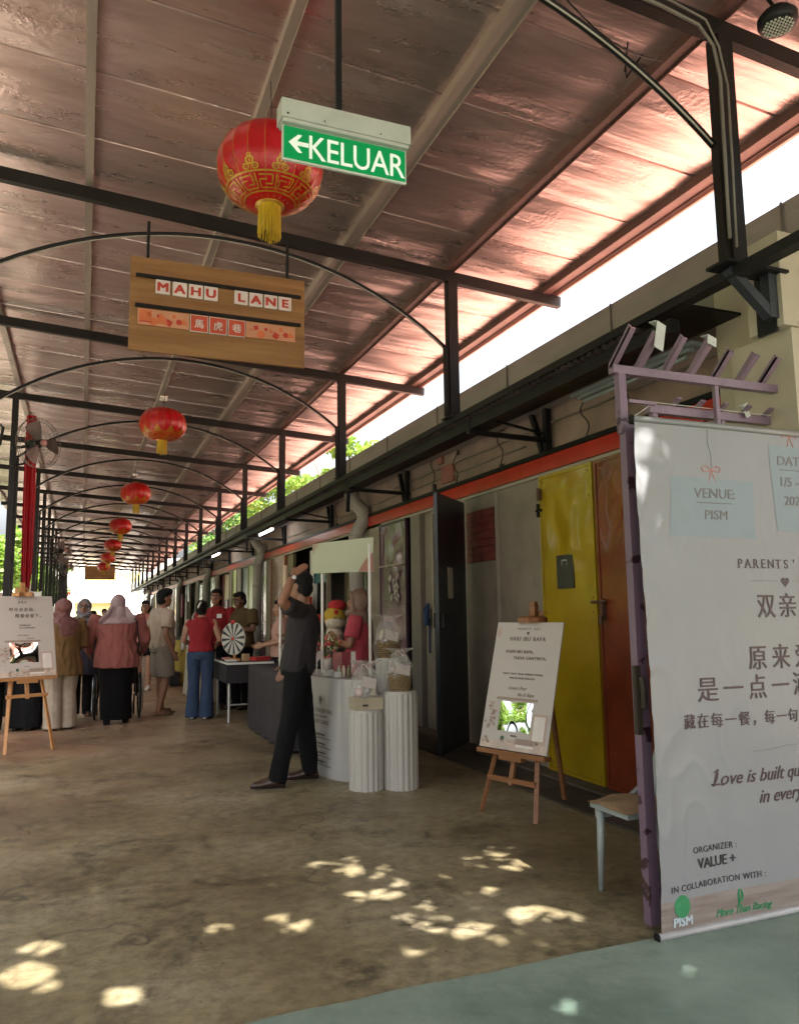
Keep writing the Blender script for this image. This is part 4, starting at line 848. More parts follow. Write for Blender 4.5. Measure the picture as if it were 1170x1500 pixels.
for z in (.35, .275, .20, .13):
    for dz, w, m_ in ((0, .20, bi), (-.028, .30, gbp)):
        g = MB(); c = fc_(z + dz, .02 + w / 2 - .14); g.box(c, (w, .002, .010 if dz == 0 else .005), Matrix.Rotation(atan2(uu.y, uu.x), 3, 'Z')); part('print_line', g, m_, sc)
g = MB(); c = fc_(.64)
for k in range(6): a = pi * k / 6; g.tube([c + uu * .04 * cos(a) + Z3 * .04 * sin(a), c - uu * .04 * cos(a) - Z3 * .04 * sin(a)], .002, 4)
part('logo', g, bi, sc)
# things on the counter
t = thing('flyer_stand', 'upright pink and maroon leaflets in a clear holder on the white counter', 'leaflet holder', (2.2, 6.85, .83)); pkm = mat('dusty_pink_card', (.42, .16, .16), .5); mr_ = mat('maroon_card', (.26, .04, .06), .4)
g = MB(); g.bx(2.105, 2.19, 6.85, 6.853, .83, 1.03); part('leaflet', g, pkm, t); g = MB(); g.bx(2.192, 2.275, 6.85, 6.853, .83, 1.03); part('leaflet', g, mr_, t); g = MB(); g.bx(2.277, 2.32, 6.851, 6.853, .83, 1.03); part('holder', g, whitep, t)
for i, (x, m_, h__) in enumerate(((2.075, 'pale_green_bottle', .10), (2.12, 'cream_bottle', .10), (2.165, 'olive_bottle', .10), (2.215, 'pink_bottle', .11))):
    g = MB(); g.lathe([(.017, 0), (.017, h__ * .7), (.009, h__ * .78), (.009, h__)], 12, (x, 6.58, .828)); solo('bottle', g, mat(m_, [(.35, .4, .3), (.5, .45, .35), (.22, .22, .12), (.5, .28, .26)][i], .3), ['pale green small bottle, leftmost on the white counter', 'cream small bottle second from the left on the white counter', 'olive small bottle third from the left on the white counter', 'pink small bottle, rightmost on the white counter'][i], 'bottle', 'small bottles on the white counter', True)
for i, (x, yy_, w) in enumerate(((2.0, 6.72, .07), (2.03, 6.56, .06))):
    g = MB(); g.bx(x, x + w, yy_, yy_ + .10, .829, .885 - .01 * i); solo('paper_box', g, mat('grey_white_card', (.5, .5, .48), .6), ['white card box at the left end of the counter', 'smaller white card box beside the bottles'][i], 'box')
t = thing('heart_sign', 'pale pink heart shaped card on a small stem standing on the counter', 'sign', (1.97, 6.90, .83)); g = MB()
g.poly([(1.97 + .06 * sin(tt) ** 3, 6.90, 1.00 + .06 * (13 * cos(tt) - 5 * cos(2 * tt) - 2 * cos(3 * tt) - cos(4 * tt)) / 16) for tt in [2 * pi * i / 28 for i in range(28)]], (0, .004, 0)); part('card', g, mat('pale_pink_card', (.60, .50, .49), .5), t); g = MB(); g.tube([(1.97, 6.905, .83), (1.97, 6.905, .97)], .004, 6); part('stem', g, whitep, t)
# ================================================================== tables
blk = mat('black_tablecloth', (.018, .014, .018), .85, var=.3, scale=5); char = mat('charcoal_tablecloth', (.030, .024, .026), .8, var=.2, scale=5)
def cloth_table(x0, x1, y0, y1, h, m_, label, name='tablecloth'):
    t = thing('table', label, 'table', ((x0 + x1) / 2, (y0 + y1) / 2, 0)); g = MB(); g.bx(x0 + .02, x1 - .02, y0 + .02, y1 - .02, h - .03, h - .004); part('tabletop', g, whitep, t)
    for x, yy_ in ((x0 + .06, y0 + .06), (x1 - .06, y0 + .06), (x0 + .06, y1 - .06), (x1 - .06, y1 - .06)): g = MB(); g.tube([(x, yy_, 0), (x, yy_, h - .03)], .013, 8); part('leg', g, mat('grey_steel_leg', (.3, .3, .3), .35, .6), t)
    P = []; per = [(x0, y0), (x1, y0), (x1, y1), (x0, y1)]; 
    for i in range(4):
        a, b = Vector((*per[i], 0)), Vector((*per[(i + 1) % 4], 0)); n_ = int((b - a).length / .03)
        for j in range(n_): P.append((a.lerp(b, j / n_), (b - a).normalized().cross(Z3)))
    g = MB(); NV = 8; n_ = len(P)
    for r in range(NV + 1):
        f = r / NV
        for j, (p, nn) in enumerate(P): g.v.append(p + nn * (.004 + f * (.018 + .022 * sin(j * .55) + .012 * sin(j * 1.37 + 1))) + Vector((0, 0, h - (h - .02) * f)))
    for r in range(NV):
        for j in range(n_): g.f.append((r * n_ + j, r * n_ + (j + 1) % n_, (r + 1) * n_ + (j + 1) % n_, (r + 1) * n_ + j))
    g.f.append(tuple(range(n_))); c = part('cloth', g, m_, t, smooth=True); return t
cloth_table(1.94, 2.58, 7.85, 9.85, .76, char, 'table under a charcoal cloth right behind the man in black')
t = thing('table', 'folding table with a short black cover that carries the prize wheel', 'table', (2.1, 10.9, 0))
g = MB(); g.bx(1.75, 2.4, 10.3, 11.4, .735, .765); part('tabletop', g, whitep, t); g = MB(); g.bx(1.74, 2.41, 10.29, 11.41, .50, .734); g.bx(1.74, 2.41, 10.29, 11.41, .766, .77); part('cover', g, blk, t)
for x, yy_ in ((1.79, 10.38), (2.35, 10.38), (1.79, 11.3), (2.35, 11.3)): g = MB(); g.tube([(x, yy_, 0), (x, yy_, .5)], .016, 8); part('leg', g, mat('pale_grey_leg', (.5, .5, .5), .35, .4), t)
g = MB(); g.tube([(1.79, 10.38, .22), (2.35, 10.38, .22)], .01, 6); part('stretcher', g, mat('pale_grey_leg', (0,) * 3), t)
# prize wheel
pwz = thing('prize_wheel', 'upright prize wheel with black and white wedges and a red pointer on the black table', 'prize wheel', (1.88, 10.62, .77), radians(-55))
c = Vector((0, 0, .29)); n_ = 48; r = .215
g = MB(); g.lathe([(r, -.008), (r, .008)], n_); g.v = [c + Vector((v.x, v.z, v.y)) for v in g.v]; wd = part('disc', g, mat('white_wheel', (.45, .43, .38), .4), pwz, False)
g = MB()
for k in range(12):
    a0 = 2 * pi * k / 12; g.add([c + Vector((0, -.0095, 0))] + [c + Vector((r * .97 * cos(a0 + .22 * i / 3), -.0095, r * .97 * sin(a0 + .22 * i / 3))) for i in range(4)], [(0, 1, 2, 3, 4)])
part('wedge', g, mat('black_wedge', (.02, .03, .04), .4), wd, False)
g = MB(); g.ell(c + Vector((0, -.015, 0)), (.025, .01, .025)); g.ell(c + Vector((0, -.015, .22)), (.035, .02, .03)); part('pointer', g, mat('red_plastic', (.45, .02, .015), .35), pwz, False, True)
g = MB(); g.bar((c.x, c.y + .03, 0), (c.x, c.y + .03, .30), .03); g.bar((c.x - .12, c.y, .015), (c.x + .12, c.y, .015), .03); part('stand', g, woodp, pwz, False)
rnd = random.Random(5)
for i, (x, yy_, w, d_, h__, mn, cc, lb) in enumerate(((1.82, 10.45, .12, .16, .02, 'white_leaflets', (.6, .58, .55), 'flat stack of white leaflets at the lane edge of the black table'), (1.84, 10.9, .10, .1, .03, 'pink_leaflets', (.5, .22, .22), 'pink leaflets lying left of the prize wheel'), (2.02, 10.5, .08, .08, .09, 'tan_box', (.38, .27, .14), 'small tan box right of the prize wheel'), (2.2, 10.45, .22, .16, .05, 'red_box', (.42, .03, .03), 'flat red box at the right end of the black table'))):
    g = MB(); g.box((x, yy_, .771 + h__ / 2), (w, d_, h__), Matrix.Rotation(rnd.uniform(-.4, .4), 3, 'Z')); solo('box', g, mat(mn, cc, .5), lb, 'box')
basket(2.12, 8.35, .76, .15, .26, 'long wicker basket of white tissue and cards on the charcoal table', k=9)
g = MB(); g.lathe([(.02, 0), (.05, .004), (.09, .02), (.088, .024), (.04, .01)], 20, (2.14, 8.02, .762)); solo('plate', g, paper, 'white plate beside the long basket on the charcoal table', 'plate', smooth=True)
# light stalls further down on the right
whc = mat('cream_tablecloth', (.34, .30, .24), .8, var=.1); yc = mat('yellow_tablecloth', (.36, .26, .05), .8)
cloth_table(1.72, 2.4, 12.6, 14.4, .78, whc, 'table under a cream cloth behind the woman in the red sleeveless top')
cloth_table(1.80, 2.4, 16.2, 17.6, .85, yc, 'table under a yellow cloth further down the right side')
cloth_table(2.3, 3.0, 20, 22, .8, blk, 'far table under a dark cloth on the right side'); 
t = thing('table_lamp', 'small glowing lamp bulb on a thin stand above the cream stall table', 'lamp', (1.70, 13.3, .78)); g = MB(); g.tube([(1.70, 13.3, .78), (1.70, 13.3, 1.10), (1.66, 13.3, 1.13)], .008, 6); part('stand', g, whitep, t); g = MB(); g.ell((1.66, 13.3, 1.10), (.035, .035, .035)); part('bulb', g, mat('lit_bulb', (1, .85, .55), .5, emit=14), t, smooth=True)
for i in range(14):
    yy_ = 12.7 + rnd.random() * 1.6; x = 1.85 + rnd.random() * .45; h__ = .05 + .12 * rnd.random(); g = MB(); g.box((x, yy_, .785 + h__ / 2), (.07 + .05 * rnd.random(), .08, h__), Matrix.Rotation(rnd.random(), 3, 'Z'))
    lbg = 'small %s packet on the cream clothed stall table' % ['white', 'red', 'tan', 'teal'][i % 4]; o = solo('goods_box', g, [mat('white_gift', (0,) * 3), mat('red_box', (0,) * 3), mat('tan_box', (0,) * 3), mat('teal_enamel_door', (0,) * 3)][i % 4], lbg, 'box', 'goods on the cream stall table')
t = thing('box_trolley', 'low dark crate on the floor under the yellow clothed table', 'crate', (1.72, 16.3, 0)); g = MB(); g.bx(1.62, 1.79, 16.0, 16.4, .02, .25); part('crate', g, blk, t); g = MB(); g.bx(1.60, 1.81, 15.98, 16.42, .25, .28); part('lid', g, char, t)
# red wall frame and posters on the right behind the stall
g = MB(); g.bx(3.55, 3.60, 12.9, 13.6, .4, 1.66); solo('poster_stand', g, mat('red_box', (0,) * 3), 'tall red framed poster stand behind the stall counter', 'poster stand')
g = MB(); g.bx(3.57, 3.60, 14.6, 14.9, .9, 2.3); g.bx(3.565, 3.569, 14.65, 14.85, 1.0, 2.2); solo('poster', g, mat('peach_poster', (.55, .34, .26), .3), 'peach pink poster sheet hung on the orange door', 'poster')
# plush toy held up behind the counter
pl = thing('plush_toy', 'round yellow plush toy with a red hat beside the seller', 'plush toy', (2.46, 7.95, 1.02)); c = Vector((2.46, 7.95, 1.34)); fur = mat('yellow_plush', (.40, .27, .03), .9, bump=.6, bscale=60); wf = mat('cream_plush', (.50, .44, .34), .9, bump=.6, bscale=60); rp_ = mat('red_plush', (.36, .015, .02), .9, bump=.4, bscale=60)
g = MB(); g.ell(c, (.12, .10, .11), None, 20, 14); part('head', g, fur, pl, smooth=True); g = MB(); g.ell(c + Vector((0, -.02, -.05)), (.11, .09, .08), None, 18, 12); part('muzzle', g, wf, pl, smooth=True)
g = MB(); g.ell(c + Vector((.03, 0, .12)), (.10, .09, .06), None, 16, 10); g.ell(c + Vector((-.17, 0, -.01)), (.06, .05, .04)); g.ell(c + Vector((-.01, -.095, .05)), (.025, .015, .025)); part('hat', g, rp_, pl, smooth=True)
g = MB(); g.ell(c + Vector((0, 0, -.22)), (.10, .09, .14), None, 16, 10); part('body', g, wf, pl, smooth=True)
g = MB(); 
for s_ in (-1, 1): g.tube([c + Vector((.03 * s_ + .012 * cos(a), -.107, -.02 + .012 * sin(a))) for a in [pi * i / 6 for i in range(7)]], .004, 5)
part('eye', g, kink, pl)
fp_ = thing('flower_arrangement', 'small mixed flowers and leaves on the far side of the white counter', 'flowers', (2.22, 7.4, .83)); g = MB(); g2 = MB()
for i in range(60):
    a, b_ = rnd.random() * 2 * pi, rnd.random(); p = Vector((2.22 + .12 * cos(a) * b_, 7.4 + .12 * sin(a) * b_, .95 + .22 * rnd.random()))
    if i % 3: q = Vector((rnd.uniform(-1, 1), rnd.uniform(-1, 1), rnd.uniform(0, 1))).normalized() * .06; s_ = q.cross(Z3).normalized() * .014; g.add([p, p + q * .5 + s_, p + q, p + q * .5 - s_], [(0, 1, 2, 3)])
    else: g2.ell(p, (.018, .018, .014), None, 8, 5)
part('leaves', g, mat('leaf_green', (.08, .20, .03), .5), fp_); part('blooms', g2, mat('coral_bloom', (.55, .12, .10), .6), fp_); g = MB(); g.lathe([(.05, .829), (.07, .93), (.06, .95)], 14, (2.22, 7.4, 0)); part('pot', g, paper, fp_, smooth=True)
# ================================================================== wheelchair
wc = thing('wheelchair', 'black folding wheelchair pushed by the woman in the lilac headscarf', 'wheelchair', (.46, 11.5, 0))
for s_ in (-1, 1):
    x = .475 + s_ * .285; g = MB(); N = 40
    g.tube([(x, 11.5 + .295 * cos(a), .305 + .295 * sin(a)) for a in [2 * pi * i / N for i in range(N + 1)]], .014, 8, False); w_ = part('wheel', g, black, wc, smooth=True)
    g = MB(); g.tube([(x + s_ * .03, 11.5 + .255 * cos(a), .305 + .255 * sin(a)) for a in [2 * pi * i / N for i in range(N + 1)]], .007, 6, False)
    for k in range(14): a = 2 * pi * k / 14; g.tube([(x, 11.5, .305), (x, 11.5 + .285 * cos(a), .305 + .285 * sin(a))], .002, 4)
    g.tube([(x - .03, 11.5, .305), (x + .03, 11.5, .305)], .025, 10); part('spokes', g, mat('grey_spokes', (.3, .3, .32), .3, .8), w_)
    g = MB(); g.tube([(x - s_ * .04, 11.35, .95), (x - s_ * .04, 11.42, .90), (x - s_ * .04, 11.45, .3), (x - s_ * .04, 11.9, .3), (x - s_ * .04, 12.0, .05)], .012, 8); g.tube([(x - s_ * .04, 11.45, .70), (x - s_ * .04, 11.85, .70), (x - s_ * .04, 11.88, .3)], .012, 8); part('frame', g, black, wc, smooth=True)
    g = MB(); g.tube([(x - s_ * .04, 12.0 + .08 * cos(a), .08 + .08 * sin(a)) for a in [2 * pi * i / 20 for i in range(21)]], .012, 6, False); part('caster', g, black, wc, smooth=True)
g = MB(); g.bx(.24, .71, 11.45, 11.88, .46, .50); g.bx(.24, .71, 11.43, 11.46, .5, .88); part('seat', g, blk, wc)
# ================================================================== fan on the left post
def wall_fan(c, label, rz=.25, s=1):
    t = thing('fan', label, 'fan', c, rz, 'wall fans on the left posts'); g = MB(); N = 40
    for yy_, r in ((-.10, .16), (-.12, .05), (-.07, .30), (-.02, .37), (.04, .355), (.09, .24)): g.tube([(r * cos(a), yy_, r * sin(a)) for a in [2 * pi * i / N for i in range(N + 1)]], .0055 if r > .34 else .003, 5, False)
    for k in range(36): a = 2 * pi * k / 36; g.tube([(r * cos(a), yy_, r * sin(a)) for r, yy_ in ((.05, -.12), (.16, -.10), (.30, -.07), (.37, -.02), (.355, .04), (.24, .09), (.08, .10))], .0018, 4)
    part('guard', g, mat('dark_chrome_wire', (.12, .11, .10), .35, .6), t, False); g = MB()
    for k in range(3):
        a0 = 2 * pi * k / 3; g.grid(lambda u, v: ((.05 + .27 * u) * cos(a0 + (v - .5) * (1.1 - .3 * u)), -.03 + .05 * (v - .5), (.05 + .27 * u) * sin(a0 + (v - .5) * (1.1 - .3 * u))), 6, 5)
    part('blade', g, mat('dark_blade', (.09, .085, .08), .4, .3), t, False); g = MB(); g.ell((0, -.10, 0), (.05, .03, .05)); part('hub', g, mat('pink_hub', (.5, .25, .25), .4), t, False, True)
    g = MB(); g.tube([(0, .02, 0), (0, .20, 0)], .075, 12); g.bar((0, .14, -.02), (-.28, .2, -.10), .04); g.bar((0, .14, -.05), (-.10, .16, -.30), .03); g.bar((-.10, .16, -.30), (-.28, .2, -.36), .03); part('motor', g, black, t, False, True); t.scale = (s, s, s); return t
f0 = wall_fan((-.68, 12.25, 3.88), 'large wire cage fan on the left post in front of the red cloth'); f0.rotation_euler = (0, 0, .75)
for i, y in enumerate((25.6, 32.0)): 
    f = dup(f0, (-.62, y, 3.35 - .1 * i), .9, ('distant wire cage fan high on the left posts, nearer of the two', 'distant wire cage fan high on the left posts, farther of the two')[i])
# red cloth hanging from the roof edge
rc = thing('hanging_cloth', 'long bright red cloth hanging from the canopy beside the left post', 'cloth', (-.8, 12.8, 1.7)); g = MB(); rcl = mat('bright_red_cloth', (.38, .006, .016), .55, var=.15, scale=6, trans=.3)
def rcf(u, v):
    w = .13 + .04 * sin(v * 3.0) - .06 * max(0, (.12 - v) / .12); x = -.79 + .05 * v * 0 + (u - .5) * w; return (x - .035 * v, 12.8 + .03 * sin(u * 14 + v * 1.5) + .02 * sin(u * 25), 1.72 + 2.70 * v)
g.grid(rcf, 24, 30); part('cloth', g, rcl, rc, smooth=True); g = MB(); g.ell((-.86, 12.78, 4.33), (.05, .03, .03)); g.poly([(-.88, 12.77, 4.33), (-.78, 12.77, 4.38), (-.78, 12.77, 4.28)], (0, .01, 0)); part('knot', g, rcl, rc, smooth=True)
# things along the left side
for i, (x, y, z, w, h, mn, cc, lb, ct) in enumerate(((-1.55, 13.2, 0, .55, 1.75, 'beige_stall_panel', (.34, .27, .22), 'beige upright stall panel at the far left edge', 'panel'), (-1.08, 13.9, 0, .12, 1.72, 'brown_panel', (.22, .12, .07), 'narrow brown upright panel beside the left post', 'panel'), (-.80, 14.5, 0, .13, 1.80, 'white_leaning_board', (.6, .58, .53), 'white boards standing under the end of the red cloth', 'board'), (-.70, 20.2, 0, .30, 1.62, 'white_leaning_board', (0,) * 3, 'white sign board above the brown headscarf', 'board'))):
    g = MB(); g.bx(x, x + w, y, y + .04, z, z + h); g.bx(x - .015, x, y - .005, y + .045, z, z + h + .01); g.bx(x + w, x + w + .015, y - .005, y + .045, z, z + h + .01); solo('display_board', g, mat(mn, cc, .6), lb, ct)
g = MB(); R = .22
g.tube([(-1.15, 11.9, 3.75), (-1.12, 11.9, 4.0), (-1.2, 11.9, 4.1), (-1.3, 11.9, 3.9), (-1.3, 11.9, 3.4)], .02, 8); solo('cable_loop', g, black, 'dark cable loop hanging at the left edge beside the fan', 'cable', smooth=True)
# leaf on the apron, stones
g = MB(); g.grid(lambda u, v: (2.86 + .10 * u, 2.50 + .035 * sin(pi * u) * (v - .5) * 2, .012 + .012 * sin(pi * v) + .006 * sin(6 * u)), 10, 6); solo('dry_leaf', g, mat('dry_brown_leaf', (.07, .03, .02), .7), 'curled dark brown dry leaf on the green painted floor', 'leaf', smooth=True)
# tufts of litter: small twigs and dust
g = MB()
for i in range(260):
    x, y = rnd.uniform(-1.2, 3.2), rnd.uniform(2.4, 9); a = rnd.random() * 6.28; L = rnd.uniform(.004, .014); g.bar((x, y, .003), (x + L * cos(a), y + L * sin(a), .004), .002)
o = link('litter', g.mesh('litter'), mat('dry_litter', (.10, .06, .035), .8)); o['kind'] = 'stuff'
# ================================================================== people
def remesh(mb, vox, name, smooth_it=2):
    me = bpy.data.meshes.new('tmp'); me.from_pydata([tuple(v) for v in mb.v], [], mb.f); me.update()
    o = bpy.data.objects.new('tmp', me)
    bm = bmesh.new(); bm.from_mesh(me); bmesh.ops.recalc_face_normals(bm, faces=bm.faces); bm.to_mesh(me); bm.free()
    r = o.modifiers.new('r', 'REMESH'); r.mode = 'VOXEL'; r.voxel_size = vox
    s = o.modifiers.new('s', 'SMOOTH'); s.factor = .5; s.iterations = smooth_it
    out = tmp_eval(o); out.name = name
    bpy.data.objects.remove(o); bpy.data.meshes.remove(me)
    out.polygons.foreach_set('use_smooth', [True] * len(out.polygons)); return out
def folds(me, amp, sc=(9, 9, 3.5), seed=0, sharp=True):
    n = len(me.vertices); co = np.empty(n * 3); me.vertices.foreach_get('co', co); co = co.reshape(-1, 3); nr = np.empty(n * 3, dtype=np.float32); me.vertex_normals.foreach_get('vector', nr); nr = nr.reshape(-1, 3); h = np.empty(n)
    for i in range(n):
        q = Vector((co[i, 0] * sc[0] + seed, co[i, 1] * sc[1], co[i, 2] * sc[2])); h[i] = noise.noise(q) + .5 * noise.noise(q * 2.1)
    if sharp: h = 1 - 2.2 * np.abs(h)
    co += nr * (amp * h)[:, None]; me.vertices.foreach_set('co', co.ravel()); me.update()
def lerp(a, b, t): return Vector(a).lerp(Vector(b), t)
def capsule(mb, a, b, ra, rb, n=12, bulge=0, flat=1):
    a, b = Vector(a), Vector(b); P = []; R = []
    d = (b - a).normalized()
    for t in (-.9, -.6, 0): P.append(a + d * ra * t); R.append(ra * sqrt(max(.05, 1 - t * t)))
    for i in range(1, 6): t = i / 6; P.append(a.lerp(b, t)); R.append(ra + (rb - ra) * t + bulge * sin(pi * t) ** 1.0 * (1 if t < .6 else .8))
    for t in (0, .6, .9): P.append(b + d * rb * t); R.append(rb * sqrt(max(.05, 1 - t * t)))
    mb.tube(P, R, n)
def hand(mb, wrist, d, pn, side, k=1, curl=.35):
    """palm + four fingers + thumb. d along the hand, pn palm normal (palm side), side = towards the thumb"""
    w = Vector(wrist); d = Vector(d).normalized(); pn = Vector(pn); pn = (pn - d * pn.dot(d)).normalized(); s = d.cross(pn); 
    if s.dot(Vector(side)) < 0: s = -s
    R = Matrix((s, d, pn)).transposed()
    mb.ell(w + d * .045 * k, (.040 * k, .055 * k, .016 * k), R, 12, 8)
    for i, (off, L) in enumerate(((.029, .072), (.010, .082), (-.009, .076), (-.027, .060))):
        p = w + d * .080 * k + s * off * k; dd = d.copy(); P = [p - d * .02 * k]; a = 0
        for j, f in enumerate((.45, .32, .23)):
            P.append(p.copy()); p = p + dd * L * f * k; a += curl; dd = (d * cos(a) + pn * sin(a)).normalized()
        P.append(p); mb.tube(P, [.0095 * k, .0095 * k, .009 * k, .008 * k, .0065 * k], 8)
    p = w + d * .025 * k + s * .030 * k; q = p + (s * .75 + d * .6 + pn * .25).normalized() * .035 * k; q2 = q + (s * .3 + d * .9 + pn * .35).normalized() * .035 * k
    mb.tube([p - s * .01 * k, p, q, q2], [.013 * k, .013 * k, .011 * k, .008 * k], 8)
def headmesh(mb, H, R, k=1):
    """H head centre, R columns: right, forward, up"""
    P = lambda x, y, z: H + R @ Vector((x * k, y * k, z * k))
    mb.ell(P(0, -.012, .028), (.076 * k, .096 * k, .092 * k), R, 18, 12)
    mb.ell(P(0, .018, -.035), (.060 * k, .072 * k, .080 * k), R, 16, 10)
    mb.ell(P(0, .052, -.088), (.030 * k, .028 * k, .024 * k), R, 10, 8)      # chin
    mb.ell(P(.038, .045, -.018), (.026 * k, .026 * k, .024 * k), R, 8, 6); mb.ell(P(-.038, .045, -.018), (.026 * k, .026 * k, .024 * k), R, 8, 6)
    mb.loft([(P(0, .078, .022), R @ Vector((.007, 0, 0)) * k, R @ Vector((0, .012, 0)) * k), (P(0, .092, -.008), R @ Vector((.011, 0, 0)) * k, R @ Vector((0, .014, 0)) * k), (P(0, .098, -.024), R @ Vector((.016, 0, 0)) * k, R @ Vector((0, .016, 0)) * k), (P(0, .084, -.034), R @ Vector((.013, 0, 0)) * k, R @ Vector((0, .010, 0)) * k)])
    mb.ell(P(0, .082, .040), (.055 * k, .016 * k, .010 * k), R, 10, 6)       # brow
    mb.ell(P(0, .078, -.056), (.022 * k, .016 * k, .012 * k), R, 10, 6)      # lips
    for s in (-1, 1): mb.ell(P(.078 * s, -.008, -.005), (.008 * k, .020 * k, .032 * k), R, 10, 8)
def face_parts(body, H, R, k, glasses=False, female=False):
    P = lambda x, y, z: H + R @ Vector((x * k, y * k, z * k)); g = MB(); e = MB(); br = MB(); lp = MB()
    for s in (-1, 1):
        g.ell(P(.030 * s, .081, .014), (.0135 * k, .008 * k, .007 * k), R, 10, 8); e.ell(P(.030 * s, .0875, .014), (.006 * k, .003 * k, .006 * k), R, 8, 6)
        e.tube([P(.016 * s, .088, .019), P(.030 * s, .090, .0225), P(.045 * s, .083, .018)], .0016 * k, 5)
        br.tube([P(.014 * s, .092, .034), P(.032 * s, .094, .040), P(.052 * s, .080, .035)], [.003 * k, .0038 * k, .002 * k], 6)
    lp.tube([P(-.022, .086, -.056), P(-.009, .093, -.053), P(0, .094, -.0545), P(.009, .093, -.053), P(.022, .086, -.056)], [.0018 * k, .0042 * k, .004 * k, .0042 * k, .0018 * k], 6)
    lp.tube([P(-.018, .087, -.061), P(0, .093, -.0635), P(.018, .087, -.061)], [.002 * k, .0048 * k, .002 * k], 6)
    part('eyes', g, mat('eye_white', (.55, .52, .5), .3), body); part('pupils', e, hairm, body); part('eyebrows', br, hairm, body); part('lips', lp, mat('lip_rose', (.30, .10, .085), .45), body, smooth=True)
    if glasses:
        gl = MB()
        for s in (-1, 1): gl.tube([P(.031 * s + .024 * cos(a), .102 - .01 * abs(cos(a)), .012 + .018 * sin(a)) for a in [2 * pi * i / 16 for i in range(17)]], .002 * k, 5); gl.tube([P(.055 * s, .092, .016), P(.08 * s, .03, .014), P(.083 * s, -.01, .008)], .002 * k, 5)
        gl.tube([P(-.008, .102, .015), P(.008, .102, .015)], .002 * k, 5); part('glasses', gl, mat('dark_glasses', (.03, .02, .02), .3), body)
def person(label, loc, rz, h=1.68, w=1.0, d=1.0, skin=None, world=None, pose=None, vox=.010, top=None, legs=None, hairk='short', hijab=None, shoe=None, face=True, glasses=False, lookz=0, looktilt=0, sleeve='short', sh_fold=.006, hem=None, group=None, curl=.35, handd=None, barefoot=False, detailhand=1, visible_legs=True):
    k = h / 1.70; t = thing('person', label, 'person', loc, rz, group)
    J = dict(pel=(0, 0, .95), chest=(0, .0, 1.25), neck=(0, -.01, 1.435), head=(0, .02, 1.575), sL=(-.185 * w, 0, 1.395), sR=(.185 * w, 0, 1.395), eL=(-.25 * w, -.03, 1.10), eR=(.25 * w, -.03, 1.10), wL=(-.27 * w, .06, .86), wR=(.27 * w, .06, .86), hL=(-.095 * w, 0, .90), hR=(.095 * w, 0, .90), kL=(-.10, .02, .49), kR=(.10, .02, .49), aL=(-.10, -.02, .085), aR=(.10, -.02, .085), tL=(-.12, .15, .03), tR=(.12, .15, .03))
    if pose: J.update(pose)
    J = {a: Vector(v) * k for a, v in J.items()}
    if world: inv = WM[t].inverted(); J.update({a: inv @ Vector(v) for a, v in world.items()})
    skin = skin or skinA
    HR = Matrix.Rotation(lookz, 3, 'Z') @ Matrix.Rotation(looktilt, 3, 'X')
    sv = (J['sR'] - J['sL']).normalized(); up = (J['neck'] - J['pel']).normalized(); fw = up.cross(sv).normalized()
    hv = (J['hR'] - J['hL']).normalized()
    def ringat(z, a, b, off=0, ww=1, src=0):
        """z: 0 pelvis .. 1 neck base"""
        p = J['pel'].lerp(J['chest'], min(1, z / .6)) if z < .6 else J['chest'].lerp(J['neck'], (z - .6) / .4); m_ = (hv * (1 - min(1, z * 1.4)) + sv * min(1, z * 1.4)).normalized()
        f_ = up.cross(m_).normalized(); return (p + f_ * off * k, m_ * a * k, f_ * b * k)
    # ---- body (one continuous mesh)
    b = MB()
    b.loft([ringat(-.22, .10 * w, .09 * d), ringat(-.10, .155 * w, .115 * d), ringat(.05, .165 * w, .120 * d), ringat(.3, .135 * w, .098 * d), ringat(.6, .160 * w, .112 * d), ringat(.82, .165 * w, .105 * d, -.005), ringat(.95, .11 * w, .075 * d, -.01), ringat(1.05, .055, .055, -.005)])
    capsule(b, J['neck'] - up * .05 * k, J['head'] - HR @ Vector((0, .02, .05)) * k, .054 * k, .050 * k)
    headmesh(b, J['head'], HR, k)
    for s in 'LR':
        S_, E_, W_ = J['s' + s], J['e' + s], J['w' + s]; capsule(b, S_ - up * .02 * k, E_, .052 * k * (.6 + .4 * w), .037 * k, bulge=.004); capsule(b, E_, W_, .037 * k, .025 * k, bulge=.005)
        dd = (W_ - E_).normalized(); sg = -1 if s == 'L' else 1
        if handd and s in handd: hd, pn, sd = handd[s]; hd, pn, sd = (WM[t].inverted().to_3x3() @ Vector(q) for q in (hd, pn, sd))
        else: hd = dd; pn = -sv * sg; sd = fw
        hand(b, W_, hd, pn, sd, k * .95, curl)
        H_, K_, A_, T_ = J['h' + s], J['k' + s], J['a' + s], J['t' + s]
        capsule(b, H_, K_, .082 * k * (.5 + .5 * w), .055 * k, bulge=.004); capsule(b, K_, A_, .053 * k, .036 * k, bulge=.010)
        fr_ = (.7 if shoe and not shoe.get('slipper') else 1); capsule(b, A_ - Vector((0, 0, .040)) * k, A_.lerp(T_, .85) - Vector((0, 0, .006)), .034 * k * fr_, .022 * k * fr_)
        fd = (T_ - A_); fd.z = 0; fd.normalize(); b.ell(A_ - fd * .03 * k - Vector((0, 0, .045)) * k, (.032 * k, .035 * k, .03 * k), None, 10, 6)
    me = remesh(b, vox, 'body'); body = link('body', me, skin, t)
    if face: 
        for_ = MB; face_parts_local(body, J['head'], HR, k, glasses)
